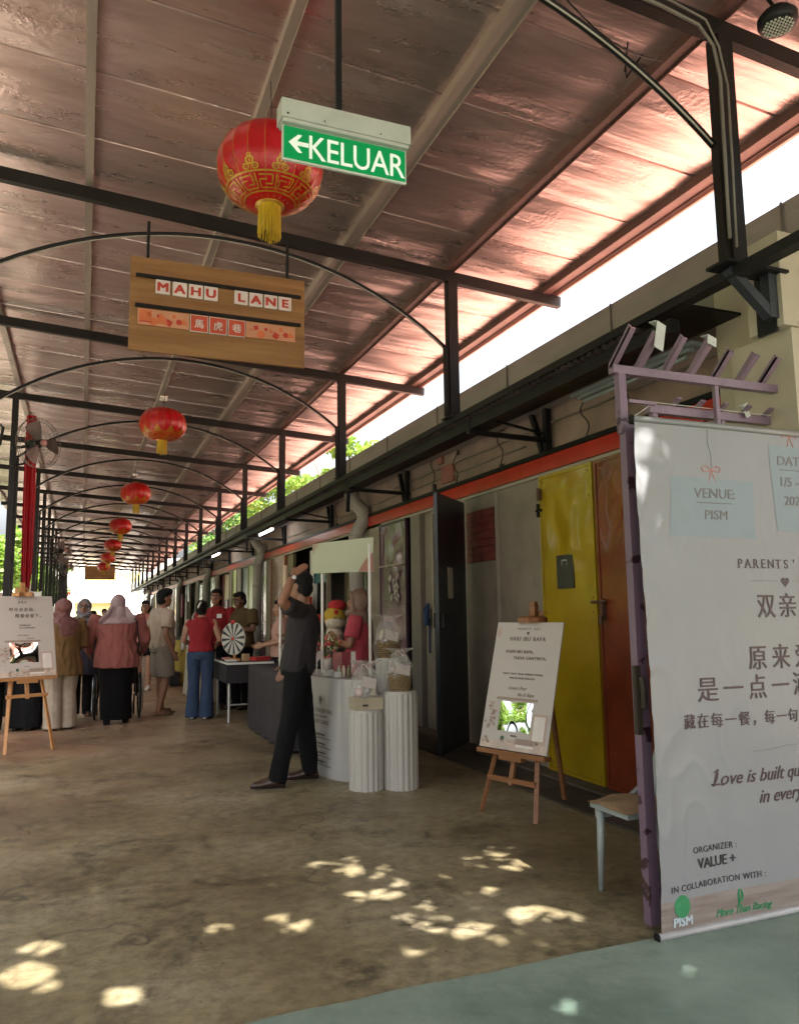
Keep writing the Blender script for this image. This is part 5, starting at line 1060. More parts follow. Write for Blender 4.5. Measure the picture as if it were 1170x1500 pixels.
    # ---- top
    if top:
        m_, fit, tz = top['m'], top.get('fit', .018), top.get('z', -.05); g = MB(); F = fit
        rg = [ringat(tz, (.165 + top.get('flare', 0)) * w + F, (.12 + top.get('flare', 0) * .8) * d + F)]
        if tz < -.25: rg.append(ringat(tz * .5, (.165 + top.get('flare', 0) * .6) * w + F, (.125 + top.get('flare', 0) * .5) * d + F))
        rg += [ringat(.05, .168 * w + F, .123 * d + F), ringat(.3, .150 * w + F, .11 * d + F), ringat(.6, .166 * w + F, .118 * d + F), ringat(.82, .170 * w + F * .6, .110 * d + F * .6, -.005), ringat(.95, .118 * w + F * .3, .082 * d + F * .3, -.01), ringat(1.03, .066, .066, -.008)]
        g.loft(rg); sl_ = top.get('sleeve', 'short')
        for s in 'LR':
            S_, E_, W_ = J['s' + s], J['e' + s], J['w' + s]; r0 = .058 * k * (.6 + .4 * w) + F * .5
            if sl_ == 'none': capsule(g, S_ - up * .03 * k - sv * .02 * (1 if s == 'R' else -1), S_ - up * .05 * k, r0 * .85, r0 * .8)
            elif sl_ == 'short': 
                e2 = S_.lerp(E_, .72); dd = (e2 - S_).normalized(); P = [S_ - dd * .03 + up * .0, S_, S_.lerp(e2, .5), e2]; g.tube(P, [r0 * .85, r0 * 1.05, r0 * 1.05, r0 * 1.08], 14)
            else:
                wv_ = top.get('cuff', .036) * k; w2 = E_.lerp(W_, .93); g.tube([S_ - (E_ - S_).normalized() * .03, S_, S_.lerp(E_, .5), E_, E_.lerp(W_, .5), w2], [r0 * .85, r0 * 1.05, r0, r0 * .9, (r0 * .8 + wv_) / 2, wv_], 14)
        me = remesh(g, max(vox, .009), 'shirt', 3); folds(me, sh_fold, seed=loc[0] * 3); link('shirt' if not top.get('name') else top['name'], me, m_, t)
    # ---- trousers / skirt / shorts
    if legs:
        m_, kind = legs['m'], legs.get('kind', 'trousers'); g = MB(); F = legs.get('fit', .014)
        g.loft([ringat(-.20, .15 * w + F, .11 * d + F), ringat(-.08, .168 * w + F, .124 * d + F), ringat(.05, .165 * w + F * .8, .12 * d + F * .8), ringat(.16, .148 * w + F * .5, .108 * d + F * .5)])
        if kind == 'skirt':
            fl_ = legs.get('flare', .24); c0 = (J['aL'] + J['aR']) / 2; mid = (J['kL'] + J['kR']) / 2; z0 = legs.get('z', .04)
            c0 = Vector((c0.x, c0.y, z0)); g.loft([(J['pel'], hv * .18 * w * k, hv.cross(Z3) * .135 * d * k), (mid, hv * (fl_ * .92 * w) * k, hv.cross(Z3) * fl_ * .75 * d * k), (c0, hv * fl_ * w * .92 * k, hv.cross(Z3) * fl_ * .72 * d * k)])
        for s in 'LR':
            H_, K_, A_ = J['h' + s], J['k' + s], J['a' + s]; th = .088 * k * (.5 + .5 * w) + F
            if kind == 'trousers': hm = legs.get('hem', .062) * k; kr = legs.get('knee', .068) * k; g.tube([H_ + Vector((0, 0, .04)), H_, H_.lerp(K_, .5), K_, K_.lerp(A_, .5), A_ - Vector((0, 0, legs.get('drop', .045)))], [th * .9, th, (th + kr) / 2 * 1.03, kr, (kr + hm) / 2, hm], 14)
            elif kind == 'shorts': e2 = H_.lerp(K_, legs.get('len', .95)); g.tube([H_ + Vector((0, 0, .04)), H_, H_.lerp(e2, .5), e2], [th * .9, th, th * 1.0, th * .98], 14)
        me = remesh(g, max(vox, .009), 'trousers', 3); folds(me, legs.get('fold', .006), (7, 7, 4), seed=3 + loc[1]); link({'skirt': 'skirt', 'shorts': 'shorts'}.get(kind, 'trousers'), me, m_, t)
    # ---- shoes
    if shoe and visible_legs:
        for s in 'LR':
            g = MB(); A_, T_ = J['a' + s], J['t' + s]; fd = (T_ - A_); fd.z = 0; fd.normalize(); sd = fd.cross(Z3); bz = min(A_.z - .085 * k, T_.z - .03 * k)
            P = lambda f_, z_, wd, ht: (Vector((A_.x, A_.y, bz)) + fd * f_ * k + Z3 * (z_ + ht / 2) * k, sd * wd * k, Z3 * ht / 2 * k)
            g.loft([P(-.068, 0, .024, .04), P(-.055, 0, .036, .085), P(0, 0, .042, .105), P(.06, 0, .045, .085), P(.12, 0, .049, .062), P(.175, 0, .042, .050), P(.205, .002, .024, .032)])
            if not shoe.get('slipper'): me = remesh(g, .007, 'shoe', 2); link('shoe', me, shoe['m'], t)
            else:
                g2 = MB(); g2.poly([Vector((A_.x, A_.y, bz)) + fd * a * k + sd * c_ * k for a, c_ in ((-.07, -.03), (-.07, .03), (.05, .045), (.16, .045), (.20, .02), (.20, -.02), (.16, -.045), (.05, -.045))], (0, 0, .022)); g2.grid(lambda u, v: Vector((A_.x, A_.y, bz)) + fd * (.07 + .06 * v) + sd * (.052 * cos(pi * u)) + Z3 * (.015 + .055 * sin(pi * u)), 10, 4); link('slipper', g2.mesh('slipper'), shoe['m'], t)
            g3 = MB(); g3.poly([Vector((A_.x, A_.y, bz - .001)) + fd * a * k + sd * c_ * k for a, c_ in ((-.065, -.03), (-.065, .03), (.05, .042), (.14, .046), (.198, .02), (.198, -.02), (.14, -.046), (.05, -.042))], (0, 0, .014)); link('sole', g3.mesh('sole'), shoe.get('sole', black), t)
    # ---- hair or head scarf
    Hh = J['head']; P = lambda x, y, z: Hh + HR @ Vector((x * k, y * k, z * k))
    if hijab:
        g = MB(); g.ell(P(0, -.030, .020), (.098 * k, .105 * k, .118 * k), HR, 18, 12); g.ell(P(0, -.010, -.055), (.088 * k, .085 * k, .085 * k), HR, 16, 10)
        dl = hijab.get('drape', .16); ctr = J['neck']
        g.loft([(P(0, -.02, -.04), sv * .085 * k, fw * .085 * k), (P(0, -.01, -.11), sv * .085 * k, fw * .088 * k), (ctr + up * .01, sv * .12 * k * w, fw * .10 * k * d), (ctr - up * .06, sv * (.18 * w) * k, fw * .135 * k * d), (ctr - up * dl, sv * hijab.get('wd', .17) * w * k, fw * (.15 * d) * k)])
        g.tube([P(-.09, .02, -.06), P(-.05, .075, -.115), P(.0, .09, -.13), P(.05, .075, -.115), P(.09, .02, -.06)], [.03 * k, .036 * k, .036 * k, .036 * k, .03 * k], 10)
        for s_ in (-1, 1): g.tube([P(.03 * s_, .066, .105), P(.062 * s_, .058, .07), P(.080 * s_, .042, .01), P(.072 * s_, .045, -.05), P(.045 * s_, .065, -.10)], [.014 * k] * 5, 8)
        me = remesh(g, max(vox, .008), 'headscarf', 3); folds(me, .006, (9, 9, 14), seed=5 + loc[0]); link('headscarf', me, hijab['m'], t)
        if hijab.get('tail'):
            g = MB(); 
            def tf(u, v): e = v; return P(0, 0, 0) - fw * (.115 + .04 * sin(e * pi) + .02 * e) * k * 1.15 + sv * ((u - .5) * (.20 + .26 * e) + .012 * sin(u * 20)) * k * hijab.get('tw', 1) + up * (-.02 - .33 * e * (1 - .35 * abs(u - .42) * 2)) * k - fw * (.018 * sin(u * 12 + e * 3)) * k
            g.grid(tf, 24, 20); me = g.mesh('scarf_tail', None, True); link('scarf_tail', me, hijab['m'], t)
    elif hairk:
        g = MB(); 
        if hairk in ('short', 'mop', 'bun', 'long', 'bob'):
            g.ell(P(0, -.028, .050), (.083 * k, .092 * k, .083 * k), HR, 18, 12); g.ell(P(0, -.052, -.012), (.079 * k, .060 * k, .075 * k), HR, 16, 10)
            g.ell(P(0, .038, .094), (.055 * k, .050 * k, .034 * k), HR, 12, 8); g.ell(P(0, -.005, .045), (.082 * k, .06 * k, .055 * k), HR, 12, 8)
        if hairk == 'mop': g.ell(P(0, .03, .10), (.085 * k, .075 * k, .05 * k), HR, 14, 8); g.ell(P(0, .065, .072), (.062 * k, .03 * k, .026 * k), HR, 12, 8)
        if hairk == 'bun': g.ell(P(0, -.115, .03), (.045 * k, .045 * k, .05 * k), HR, 12, 8)
        if hairk == 'bob': g.ell(P(0, -.05, -.03), (.102 * k, .075 * k, .10 * k), HR, 16, 10); g.ell(P(0, .05, .09), (.07 * k, .045 * k, .035 * k), HR, 10, 8)
        if hairk == 'long': g.loft([(P(0, -.06, .02), HR @ X3 * .09 * k, HR @ Y3 * .05 * k), (P(0, -.085, -.10), HR @ X3 * .085 * k, HR @ Y3 * .04 * k), (P(0, -.10, -.25), HR @ X3 * .05 * k, HR @ Y3 * .03 * k)])
        me = remesh(g, max(vox * .8, .006), 'hair', 2); folds(me, .006, (26, 26, 10), seed=2 + loc[1]); link('hair', me, hairm, t)
    return t, J, HR, k
def face_parts_local(body, H, R, k, glasses):
    sv_ = WM[body]; WM[body] = Matrix(); face_parts(body, H, R, k, glasses); WM[body] = sv_
def cl(name, col, **kw): return mat(name, col, kw.pop('rough', .85), var=kw.pop('var', .1), scale=kw.pop('scale', 12), bump=kw.pop('bump', .25), bscale=kw.pop('bscale', 160), **kw)
leather = mat('dark_brown_leather', (.035, .018, .012), .3, var=.3, scale=8); slip = mat('brown_slipper', (.14, .08, .05), .6)
# ---- the man in black raising his arm
charsh = cl('charcoal_tshirt', (.013, .010, .012)); blackt = cl('black_trousers', (.0035, .0035, .0045), spec=.2)
rz = radians(64); f = Vector((-sin(rz), cos(rz), 0)); r_ = Vector((cos(rz), sin(rz), 0)); 
t, J, HR, k = person('man in a charcoal T-shirt and black trousers striding with one hand raised to his head', (1.60, 6.5, 0), rz, 1.74, .95, 1.0, skinA, vox=.0065,
    world=dict(pel=(1.690, 6.50, .96), chest=(1.735, 6.50, 1.24), neck=(1.735, 6.49, 1.445), head=(1.70, 6.50, 1.605), sL=(1.65, 6.34, 1.405), sR=(1.80, 6.66, 1.395), eL=(1.475, 6.17, 1.47), wL=(1.585, 6.25, 1.70), eR=(1.76, 6.80, 1.14), wR=(1.66, 6.80, .93),
               hL=(1.665, 6.42, .92), hR=(1.72, 6.60, .92), kL=(1.60, 6.40, .50), kR=(1.78, 6.62, .50), aL=(1.490, 6.38, .085), aR=(1.835, 6.62, .085), tL=(1.33, 6.42, .03), tR=(1.68, 6.64, .03)),
    top=dict(m=charsh, fit=.020, z=-.12), legs=dict(m=blackt, kind='trousers', hem=.068, knee=.078, fit=.010, fold=.007), shoe=dict(m=leather), lookz=radians(-14), looktilt=radians(-4), hairk='short', face=True, sh_fold=.007, curl=.18,
    handd={'L': ((.62, .10, .42), (.35, .65, -.5), (-.6, .5, .4))})
g = MB(); a_, b_ = Vector((1.475, 6.17, 1.47)), Vector((1.585, 6.25, 1.70)); dd = (b_ - a_).normalized(); c = b_ - dd * .035; u_ = dd.cross(Z3).normalized(); w_ = dd.cross(u_)
g.tube([c + (u_ * cos(a) + w_ * sin(a)) * .0315 for a in [2 * pi * i / 20 for i in range(21)]], .007, 6); wtc = part('watch_strap', g, mat('dark_watch_strap', (.06, .04, .03), .4, .4), t, smooth=True)
g = MB(); fc = c + (Vector((.2, -1, .1)).normalized() * .036); g.lathe([(.0, 0), (.017, 0), (.018, .006), (.0, .007)], 18); Rw = Vector((.2, -1, .1)).to_track_quat('Z', 'Y').to_matrix(); g.v = [fc + Rw @ v for v in g.v]; part('watch_face', g, mat('pale_watch_face', (.7, .7, .68), .2), wtc)
# ---- seller in pink
person('seller in a tan headscarf and pink shirt with black sleeves standing behind the white counter', (2.56, 7.45, 0), radians(62), 1.61, 1.02, 1.0, skinA, pose=dict(eL=(-.22, .06, 1.13), wL=(-.05, .22, 1.16), eR=(.24, .05, 1.12), wR=(.10, .25, 1.12)), vox=.008,
    top=dict(m=cl('coral_pink_shirt', (.38, .045, .065)), fit=.03, z=-.35, flare=.03), legs=dict(m=blackt, kind='skirt', flare=.2), hijab=dict(m=cl('taupe_headscarf', (.20, .12, .09), rough=.6), drape=.20, wd=.12), lookz=radians(8), handd={'L': ((-.5, -.2, .55), (.6, .5, .2), (.3, -.5, .6)), 'R': ((-.8, -.1, .2), (.1, .5, .6), (-.1, -.6, .5))})
# ---- woman pushing the wheelchair
person('woman in lilac headscarf and dusty pink top pushing the wheelchair', (.43, 10.95, 0), radians(-2), 1.66, 1.42, 1.25, skinA, pose=dict(eL=(-.36, .05, 1.10), wL=(-.34, .26, .92), eR=(.36, .05, 1.10), wR=(.34, .26, .92), aL=(-.10, -.04, .085), aR=(.13, .10, .085), tL=(-.10, .12, .03), tR=(.14, .26, .03), head=(.0, .03, 1.565)), vox=.010,
    top=dict(m=cl('dusty_pink_top', (.24, .075, .062)), fit=.03, z=-.42, flare=.02, sleeve='long', cuff=.05), legs=dict(m=blackt, kind='skirt', flare=.155, z=.06), hijab=dict(m=cl('lilac_headscarf', (.29, .20, .21), rough=.6), drape=.12, tail=True, tw=1.05), shoe=dict(m=blackt), face=True, sh_fold=.009)
g = MB(); g.tube([(.60, 10.80, 1.40), (.66, 10.78, 1.30), (.69, 10.80, 1.05), (.68, 10.84, .90)], .008, 6); solo('bag_strap', g, black, 'thin black bag strap over the right shoulder of the woman in dusty pink', 'strap', smooth=True)
# ---- brown headscarf, olive tan top, cream trousers
person('woman in maroon headscarf, mustard brown top and wide cream trousers by the left easel', (-.22, 10.75, 0), radians(28), 1.60, 1.20, 1.1, skinA, pose=dict(eL=(-.27, .10, 1.10), wL=(-.18, .28, 1.0), eR=(.30, .02, 1.10), wR=(.26, .22, 1.02)), vox=.010,
    top=dict(m=cl('mustard_brown_top', (.155, .085, .028)), fit=.035, z=-.50, flare=.045, sleeve='long', cuff=.05), legs=dict(m=cl('cream_linen_trousers', (.36, .30, .24)), kind='trousers', hem=.115, knee=.11, fit=.03, drop=.06), hijab=dict(m=cl('maroon_headscarf', (.16, .06, .055), rough=.6), drape=.20), shoe=dict(m=slip), sh_fold=.010)
# ---- grey headscarf with glasses, facing us
person('woman in grey headscarf, glasses and dark clothes facing the camera', (.02, 12.0, 0), radians(172), 1.62, 1.12, 1.05, skinA, pose=dict(eR=(.27, .02, 1.10), wR=(.24, .12, .86)), vox=.010,
    top=dict(m=cl('navy_tunic', (.022, .020, .035)), fit=.035, z=-.7, flare=.06, sleeve='long'), legs=dict(m=blackt, kind='trousers', hem=.085, knee=.09), hijab=dict(m=cl('grey_headscarf', (.22, .19, .19), rough=.7, col2=(.09, .08, .09), scale=60, thr=(.45, .55)), drape=.26, wd=.15), glasses=True, shoe=dict(m=slip, slipper=True))
# ---- crimson headscarf in black, mostly behind the left board
person('person in a crimson headscarf and black clothes hidden behind the left board', (-.62, 10.9, 0), radians(-20), 1.58, 1.15, 1.05, skinA, vox=.011, top=dict(m=blackt, fit=.035, z=-.6, flare=.04, sleeve='long'), legs=dict(m=blackt, kind='skirt', flare=.22), hijab=dict(m=cl('crimson_headscarf', (.34, .008, .03), rough=.6), drape=.18), shoe=dict(m=leather))
person('person in plain black clothes at the left edge whose legs show under the left easel', (-1.02, 10.7, 0), radians(10), 1.55, 1.1, 1.05, skinA, vox=.012, top=dict(m=blackt, fit=.035, z=-.6, sleeve='long'), legs=dict(m=blackt, kind='trousers', hem=.08, knee=.09), hairk='short', shoe=dict(m=leather))
# ---- pink shirt, sunglasses
person('woman in light pink T-shirt, black shorts and glasses walking towards the camera', (1.10, 15.6, 0), radians(165), 1.66, 1.05, 1.0, skinC, pose=dict(kL=(-.10, .08, .49), aL=(-.10, .02, .085), tL=(-.10, .18, .03), aR=(.10, -.16, .085), tR=(.10, .02, .03)), vox=.012, top=dict(m=cl('light_pink_tshirt', (.42, .15, .125)), fit=.03, z=-.1), legs=dict(m=blackt, kind='shorts', len=.62, fit=.02), hairk='bob', glasses=True, shoe=dict(m=paper))
# ---- man in cream shirt and shorts
person('man in a cream T-shirt and beige shorts standing sideways in slippers', (1.06, 11.65, 0), radians(-72), 1.74, 1.05, 1.05, skinA, pose=dict(eL=(-.22, -.10, 1.10), wL=(-.20, .02, .86), eR=(.24, -.06, 1.10), wR=(.24, .06, .85), aL=(-.12, .06, .085), aR=(.12, -.08, .085), tL=(-.13, .22, .03), tR=(.13, .08, .03)), vox=.009, top=dict(m=cl('cream_tshirt', (.40, .31, .24)), fit=.035, z=-.08), legs=dict(m=cl('beige_shorts', (.22, .18, .15)), kind='shorts', len=.93, fit=.03), hairk='mop', shoe=dict(m=slip, slipper=True), sh_fold=.009)
# ---- woman in red sleeveless top and jeans
t, J, HR, k = person('woman in red sleeveless top and blue jeans seen from behind at the prize wheel', (1.50, 10.95, 0), radians(-22), 1.58, 1.0, .98, skinC, pose=dict(eL=(-.26, .02, 1.12), wL=(-.20, .24, 1.04), eR=(.27, .02, 1.12), wR=(.18, .24, 1.04), head=(.0, .03, 1.565)), vox=.009, top=dict(m=cl('deep_red_top', (.22, .004, .009)), fit=.018, z=.02, sleeve='none'), legs=dict(m=cl('blue_jeans', (.018, .038, .085)), kind='trousers', hem=.10, knee=.078, fit=.012, drop=.055, fold=.005), hairk='bun', shoe=dict(m=paper), sh_fold=.005)
sv_ = WM[t]; g = MB(); c = J['head'] + HR @ Vector((0, -.155, .05)) * k; g.tube([c + Vector((-.02, 0, -.03)), c + Vector((0, -.015, .01)), c + Vector((.02, 0, .05))], .012, 8); part('hair_clip', g, whitep, t, False, True)
# ---- the vendors behind the tables
person('man in a red T-shirt with a white badge standing behind the prize wheel', (1.86, 12.0, 0), radians(160), 1.76, 1.12, 1.08, skinA, pose=dict(eL=(-.28, .05, 1.10), wL=(-.12, .26, 1.08), eR=(.28, .05, 1.10), wR=(.12, .26, 1.08)), vox=.009, top=dict(m=cl('red_tshirt', (.24, .007, .010)), fit=.03, z=-.12), legs=dict(m=blackt, kind='trousers'), hairk='short', shoe=dict(m=leather))
g = MB(); g.box((1.88, 11.83, 1.36), (.075, .004, .06), Matrix.Rotation(radians(-25), 3, 'Z')); solo('badge', g, whitep, 'small white name badge on the chest of the man in red', 'badge')
person('man in an olive brown T-shirt looking down behind the prize wheel table', (2.20, 11.8, 0), radians(125), 1.72, 1.18, 1.1, skinB, pose=dict(eL=(-.30, .06, 1.14), wL=(-.10, .26, 1.14), eR=(.30, .06, 1.12), wR=(.14, .28, 1.10), head=(0, .05, 1.56)), vox=.009, top=dict(m=cl('olive_brown_tshirt', (.085, .052, .014)), fit=.03, z=-.12), legs=dict(m=blackt, kind='trousers'), hairk='short', looktilt=radians(-10), shoe=dict(m=leather), glasses=True)
person('woman in a pale pink T-shirt standing sideways beyond the charcoal table', (2.45, 10.3, 0), radians(80), 1.56, 1.0, 1.0, skinC, pose=dict(eL=(-.24, .02, 1.12), wL=(-.14, .26, 1.06), eR=(.24, .02, 1.12), wR=(.16, .28, 1.06)), vox=.009, top=dict(m=cl('pale_pink_tshirt', (.42, .24, .19)), fit=.025, z=-.12), legs=dict(m=blackt, kind='trousers'), hairk='bun', shoe=dict(m=leather))
person('person in a white printed top and dark head cover behind the cream stall table', (2.0, 15.3, 0), radians(165), 1.42, 1.05, 1.0, skinB, vox=.012, top=dict(m=cl('white_printed_top', (.42, .40, .39)), fit=.03, z=-.2, sleeve='long'), legs=dict(m=blackt, kind='trousers'), hijab=dict(m=cl('pale_headscarf', (.45, .40, .38)), drape=.14))
g = MB()
for i in range(7): g.box((1.94 + .03 * (i % 3), 15.11, 1.06 + .035 * (i // 2)), (.02, .004, .03), Matrix.Rotation(i, 3, 'Y'))
solo('shirt_print', g, black, 'black print on the front of the white top behind the cream stall', 'print')
# ---- crowd far down the lane
for i, (x, y, h, hk, c_, lb) in enumerate(((.22, 19, 1.5, 'short', (.5, .48, .46), 'far visitor with black hair in a white top between the two headscarves'), (.62, 26, 1.6, 'short', (.25, .27, .3), 'far visitor in grey just left of the lilac headscarf'), (1.8, 20, 1.55, 'short', (.5, .5, .48), 'far visitor behind the man in the cream T-shirt'), (.75, 31, 1.6, None, (.12, .12, .16), 'farthest visitor in dark clothes near the lane end'))):
    person(lb, (x, y, 0), 2.5 + i, h, 1, 1, skinA, vox=.018, top=dict(m=cl('far_top_%s' % 'abcd'[i], c_), fit=.03), legs=dict(m=blackt, kind='trousers'), hairk=hk or 'short', face=False, visible_legs=False)
# ================================================================== trees, surroundings
leafA = mat('leaf_light_green', (.10, .19, .02), .5, scale=.9, col2=(.22, .33, .05), trans=.45, world=True)
leafB = mat('leaf_mid_green', (.04, .10, .015), .5, scale=.9, col2=(.11, .20, .035), trans=.4, world=True)
bark = mat('grey_brown_bark', (.10, .075, .055), .9, bump=.8, bscale=14, var=.35, stretch=(1, 1, .25))
def leaves(cl_, n, size, seed, keep=None):
    """cl_: list of (centre, radii); small folded leaves spread through clumps"""
    rg = np.random.default_rng(seed); C = np.array([c for c, r in cl_]); Rr = np.array([r for c, r in cl_]); wts = Rr.prod(1); wts = wts / wts.sum()
    idx = rg.choice(len(cl_), n, p=wts); d = rg.normal(size=(n, 3)); d /= np.linalg.norm(d, axis=1)[:, None]; rad = rg.random(n) ** .45
    p = C[idx] + d * Rr[idx] * rad[:, None]
    if keep is not None: m_ = keep(p); p = p[m_]; n = len(p)
    a = rg.normal(size=(n, 3)); a[:, 2] *= .5; a /= np.linalg.norm(a, axis=1)[:, None]; b = rg.normal(size=(n, 3)); b -= a * (a * b).sum(1)[:, None]; b /= np.linalg.norm(b, axis=1)[:, None]
    s = size * (.6 + .8 * rg.random(n))[:, None]; v = np.stack([p - a * s, p + b * s * .42, p + a * s, p - b * s * .42], 1).reshape(-1, 3)
    return v, np.arange(4 * n).reshape(-1, 4)
def mesh_np(name, v, f):
    me = bpy.data.meshes.new(name); n = len(f); me.vertices.add(len(v)); me.vertices.foreach_set('co', v.ravel()); me.loops.add(4 * n); me.loops.foreach_set('vertex_index', f.ravel()); me.polygons.add(n); me.polygons.foreach_set('loop_start', np.arange(0, 4 * n, 4)); me.polygons.foreach_set('loop_total', np.full(n, 4)); me.update(); me.validate(); return me
def tree(x, y, h, r, label, m_, n=9000, size=.13, seed=1, trunk_h=None, group=None, keep=None, zlo=.35, squash=.7):
    rnd = random.Random(seed); t = thing('tree', label, 'tree', (x, y, 0), 0, group); g = MB(); th = h * .45
    g.tube([(x, y, -.1), (x + .1, y, th * .5), (x, y + .1, th), (x + .1, y, h * .8)], [r * .09, r * .07, r * .05, r * .015], 10); cls = []
    for i in range(16):
        a = rnd.random() * 2 * pi; q = rnd.random() ** .6 * r * .75; z = h * (zlo + (1 - zlo - .12) * rnd.random()); rr = r * rnd.uniform(.25, .42); cc = (x + q * cos(a), y + q * sin(a), z); cls.append((cc, (rr, rr, rr * squash)))
        if i < 10: g.tube([(x, y, th * rnd.uniform(.6, 1)), ((x + cc[0]) / 2, (y + cc[1]) / 2, (th + z) / 2 * .95), cc], [r * .035, r * .022, r * .008], 6)
    part('trunk', g, bark, t, smooth=True); v, f = leaves(cls, n, size, seed, keep); v = v - np.array([x, y, 0]); me = mesh_np('crown', v, f); link('crown', me, m_, t); return t
# left of the lane
for i, (x, y, h, r, m_, lb) in enumerate(((-5.2, 19, 7.0, 3.0, leafA, 'bright green tree nearest beyond the left posts'), (-4.6, 27, 6.0, 2.6, leafA, 'yellow-green tree seen between the left posts, behind the nearest one'), (-7.5, 33, 8.5, 3.8, leafB, 'darker green tree further behind the left posts'), (-4.0, 41, 6.5, 2.6, leafA, 'light green tree near the far end of the left posts'), (-9.0, 15.5, 8, 3.6, leafB, 'broad dark tree at the far left'))):
    tree(x, y, h, r, lb, m_, 9000, .15, 20 + i, zlo=.12)
for i, (x, y, h, r, m_, lb) in enumerate(((-8.5, 10.5, 8.0, 3.4, leafA, 'green tree left of the lane opposite the yellow door'), (-9.5, 5.0, 8.5, 3.6, leafB, 'dense tree left of the lane mouth'), (-8.0, 23.5, 8.5, 3.4, leafB, 'tall dense tree behind the left posts')))  :
    tree(x, y, h, r, lb, m_, 11000, .16, 80 + i, zlo=.08)
# right, behind the shop roofs
for i, (x, y, h, r, m_, lb) in enumerate(((14.5, 44, 14.0, 3.4, leafA, 'bright green tree above the shop roofs, nearest of those showing in the roof gap'), (13.5, 55, 13.0, 3.6, leafA, 'leafy tree above the shop roofs, second from the right in the roof gap'), (11.5, 66, 14.0, 4.2, leafB, 'tree above the far shop roofs near the lane end'), (13, 84, 15.0, 5.0, leafA, 'most distant tree above the shop roofs'))):
    tree(x, y, h, r, lb, m_, 7000, .22, 40 + i, zlo=.4)
for i, (x, y, h, r, m_, lb) in enumerate(((-4, 70, 9.5, 3.4, leafA, 'distant light green tree left of the lane exit'), (1.5, 92, 13.5, 5.0, leafA, 'distant tree above the pale building past the lane exit'))):
    tree(x, y, h, r, lb, m_, 6000, .25, 60 + i, zlo=.35)
# shade tree that stands behind the viewer and lets spots of sun through
spots = [(-0.15, 3.54, 0.107, -0.047, -0.008, 0.125), (-0.12, 3.81, 0.068, -0.03, -0.003, 0.069), (-0.01, 3.7, 0.054, -0.024, -0.001, 0.037), (0.06, 4.23, 0.031, -0.014, 0.0, 0.039), (-0.14, 4.23, 0.028, -0.012, -0.001, 0.024), (0.2, 3.2, 0.088, -0.039, 0.002, 0.056), (0.23, 3.32, 0.035, -0.015, 0.003, 0.054), (0.03, 3.34, 0.027, -0.011, -0.001, 0.044), (0.48, 3.62, 0.046, -0.02, 0.007, 0.056), (0.61, 3.7, 0.043, -0.019, 0.008, 0.051), (0.43, 4.14, 0.022, -0.01, 0.002, 0.024), (0.85, 3.81, 0.037, -0.016, 0.012, 0.055), (0.91, 3.67, 0.08, -0.036, 0.009, 0.036), (0.93, 3.55, 0.068, -0.03, 0.01, 0.038), (0.8, 3.52, 0.019, -0.008, 0.005, 0.021), (1.39, 4.19, 0.038, -0.018, 0.02, 0.059), (1.55, 3.94, 0.023, -0.01, 0.012, 0.03), (1.3, 3.82, 0.035, -0.016, 0.02, 0.058), (1.45, 3.81, 0.04, -0.018, 0.026, 0.068), (1.02, 3.78, 0.018, -0.008, 0.011, 0.043), (0.86, 3.06, 0.015, -0.006, 0.005, 0.017), (0.89, 2.86, 0.069, -0.03, 0.009, 0.029), (2.08, 4.07, 0.053, -0.024, 0.017, 0.033), (2.25, 4.21, 0.046, -0.021, 0.019, 0.036), (2.25, 4.09, 0.032, -0.014, 0.018, 0.033), (2.19, 3.88, 0.034, -0.015, 0.023, 0.04), (2.33, 3.92, 0.078, -0.035, 0.028, 0.046), (2.46, 3.94, 0.026, -0.012, 0.017, 0.026), (2.06, 3.95, 0.02, -0.009, 0.013, 0.025), (2.09, 4.19, 0.026, -0.011, 0.014, 0.029), (2.32, 4.04, 0.032, -0.015, 0.016, 0.027), (2.42, 3.79, 0.03, -0.014, 0.012, 0.02), (2.58, 4.19, 0.023, -0.01, 0.015, 0.024), (1.92, 3.67, 0.045, -0.02, 0.017, 0.031), (1.83, 3.64, 0.019, -0.009, 0.009, 0.018), (1.94, 3.6, 0.022, -0.01, 0.012, 0.021), (1.84, 3.91, 0.03, -0.014, 0.012, 0.025), (1.93, 3.3, 0.082, -0.036, 0.041, 0.069), (2.1, 3.18, 0.066, -0.03, 0.028, 0.041), (2.05, 3.27, 0.044, -0.02, 0.016, 0.025), (2.1, 3.38, 0.027, -0.012, 0.012, 0.019), (1.62, 3.24, 0.064, -0.028, 0.034, 0.068), (1.42, 3.44, 0.046, -0.02, 0.02, 0.049), (1.47, 3.29, 0.028, -0.012, 0.031, 0.069), (1.31, 3.13, 0.037, -0.016, 0.024, 0.055), (1.81, 3.14, 0.034, -0.015, 0.012, 0.019), (1.7, 3.05, 0.059, -0.026, 0.014, 0.024), (1.82, 2.95, 0.039, -0.017, 0.015, 0.023), (1.54, 3.94, 0.02, -0.009, 0.012, 0.029), (2.2, 2.6, 0.04, -0.017, 0.028, 0.031), (2.1, 2.55, 0.05, -0.022, 0.02, 0.022), (2.18, 2.46, 0.044, -0.02, 0.022, 0.024), (2.28, 2.34, 0.023, -0.01, 0.01, 0.01), (2.25, 2.3, 0.024, -0.011, 0.009, 0.01), (1.6, 2.5, 0.044, -0.02, 0.032, 0.048)]
SP = np.array(spots); sd = np.array(sdir)
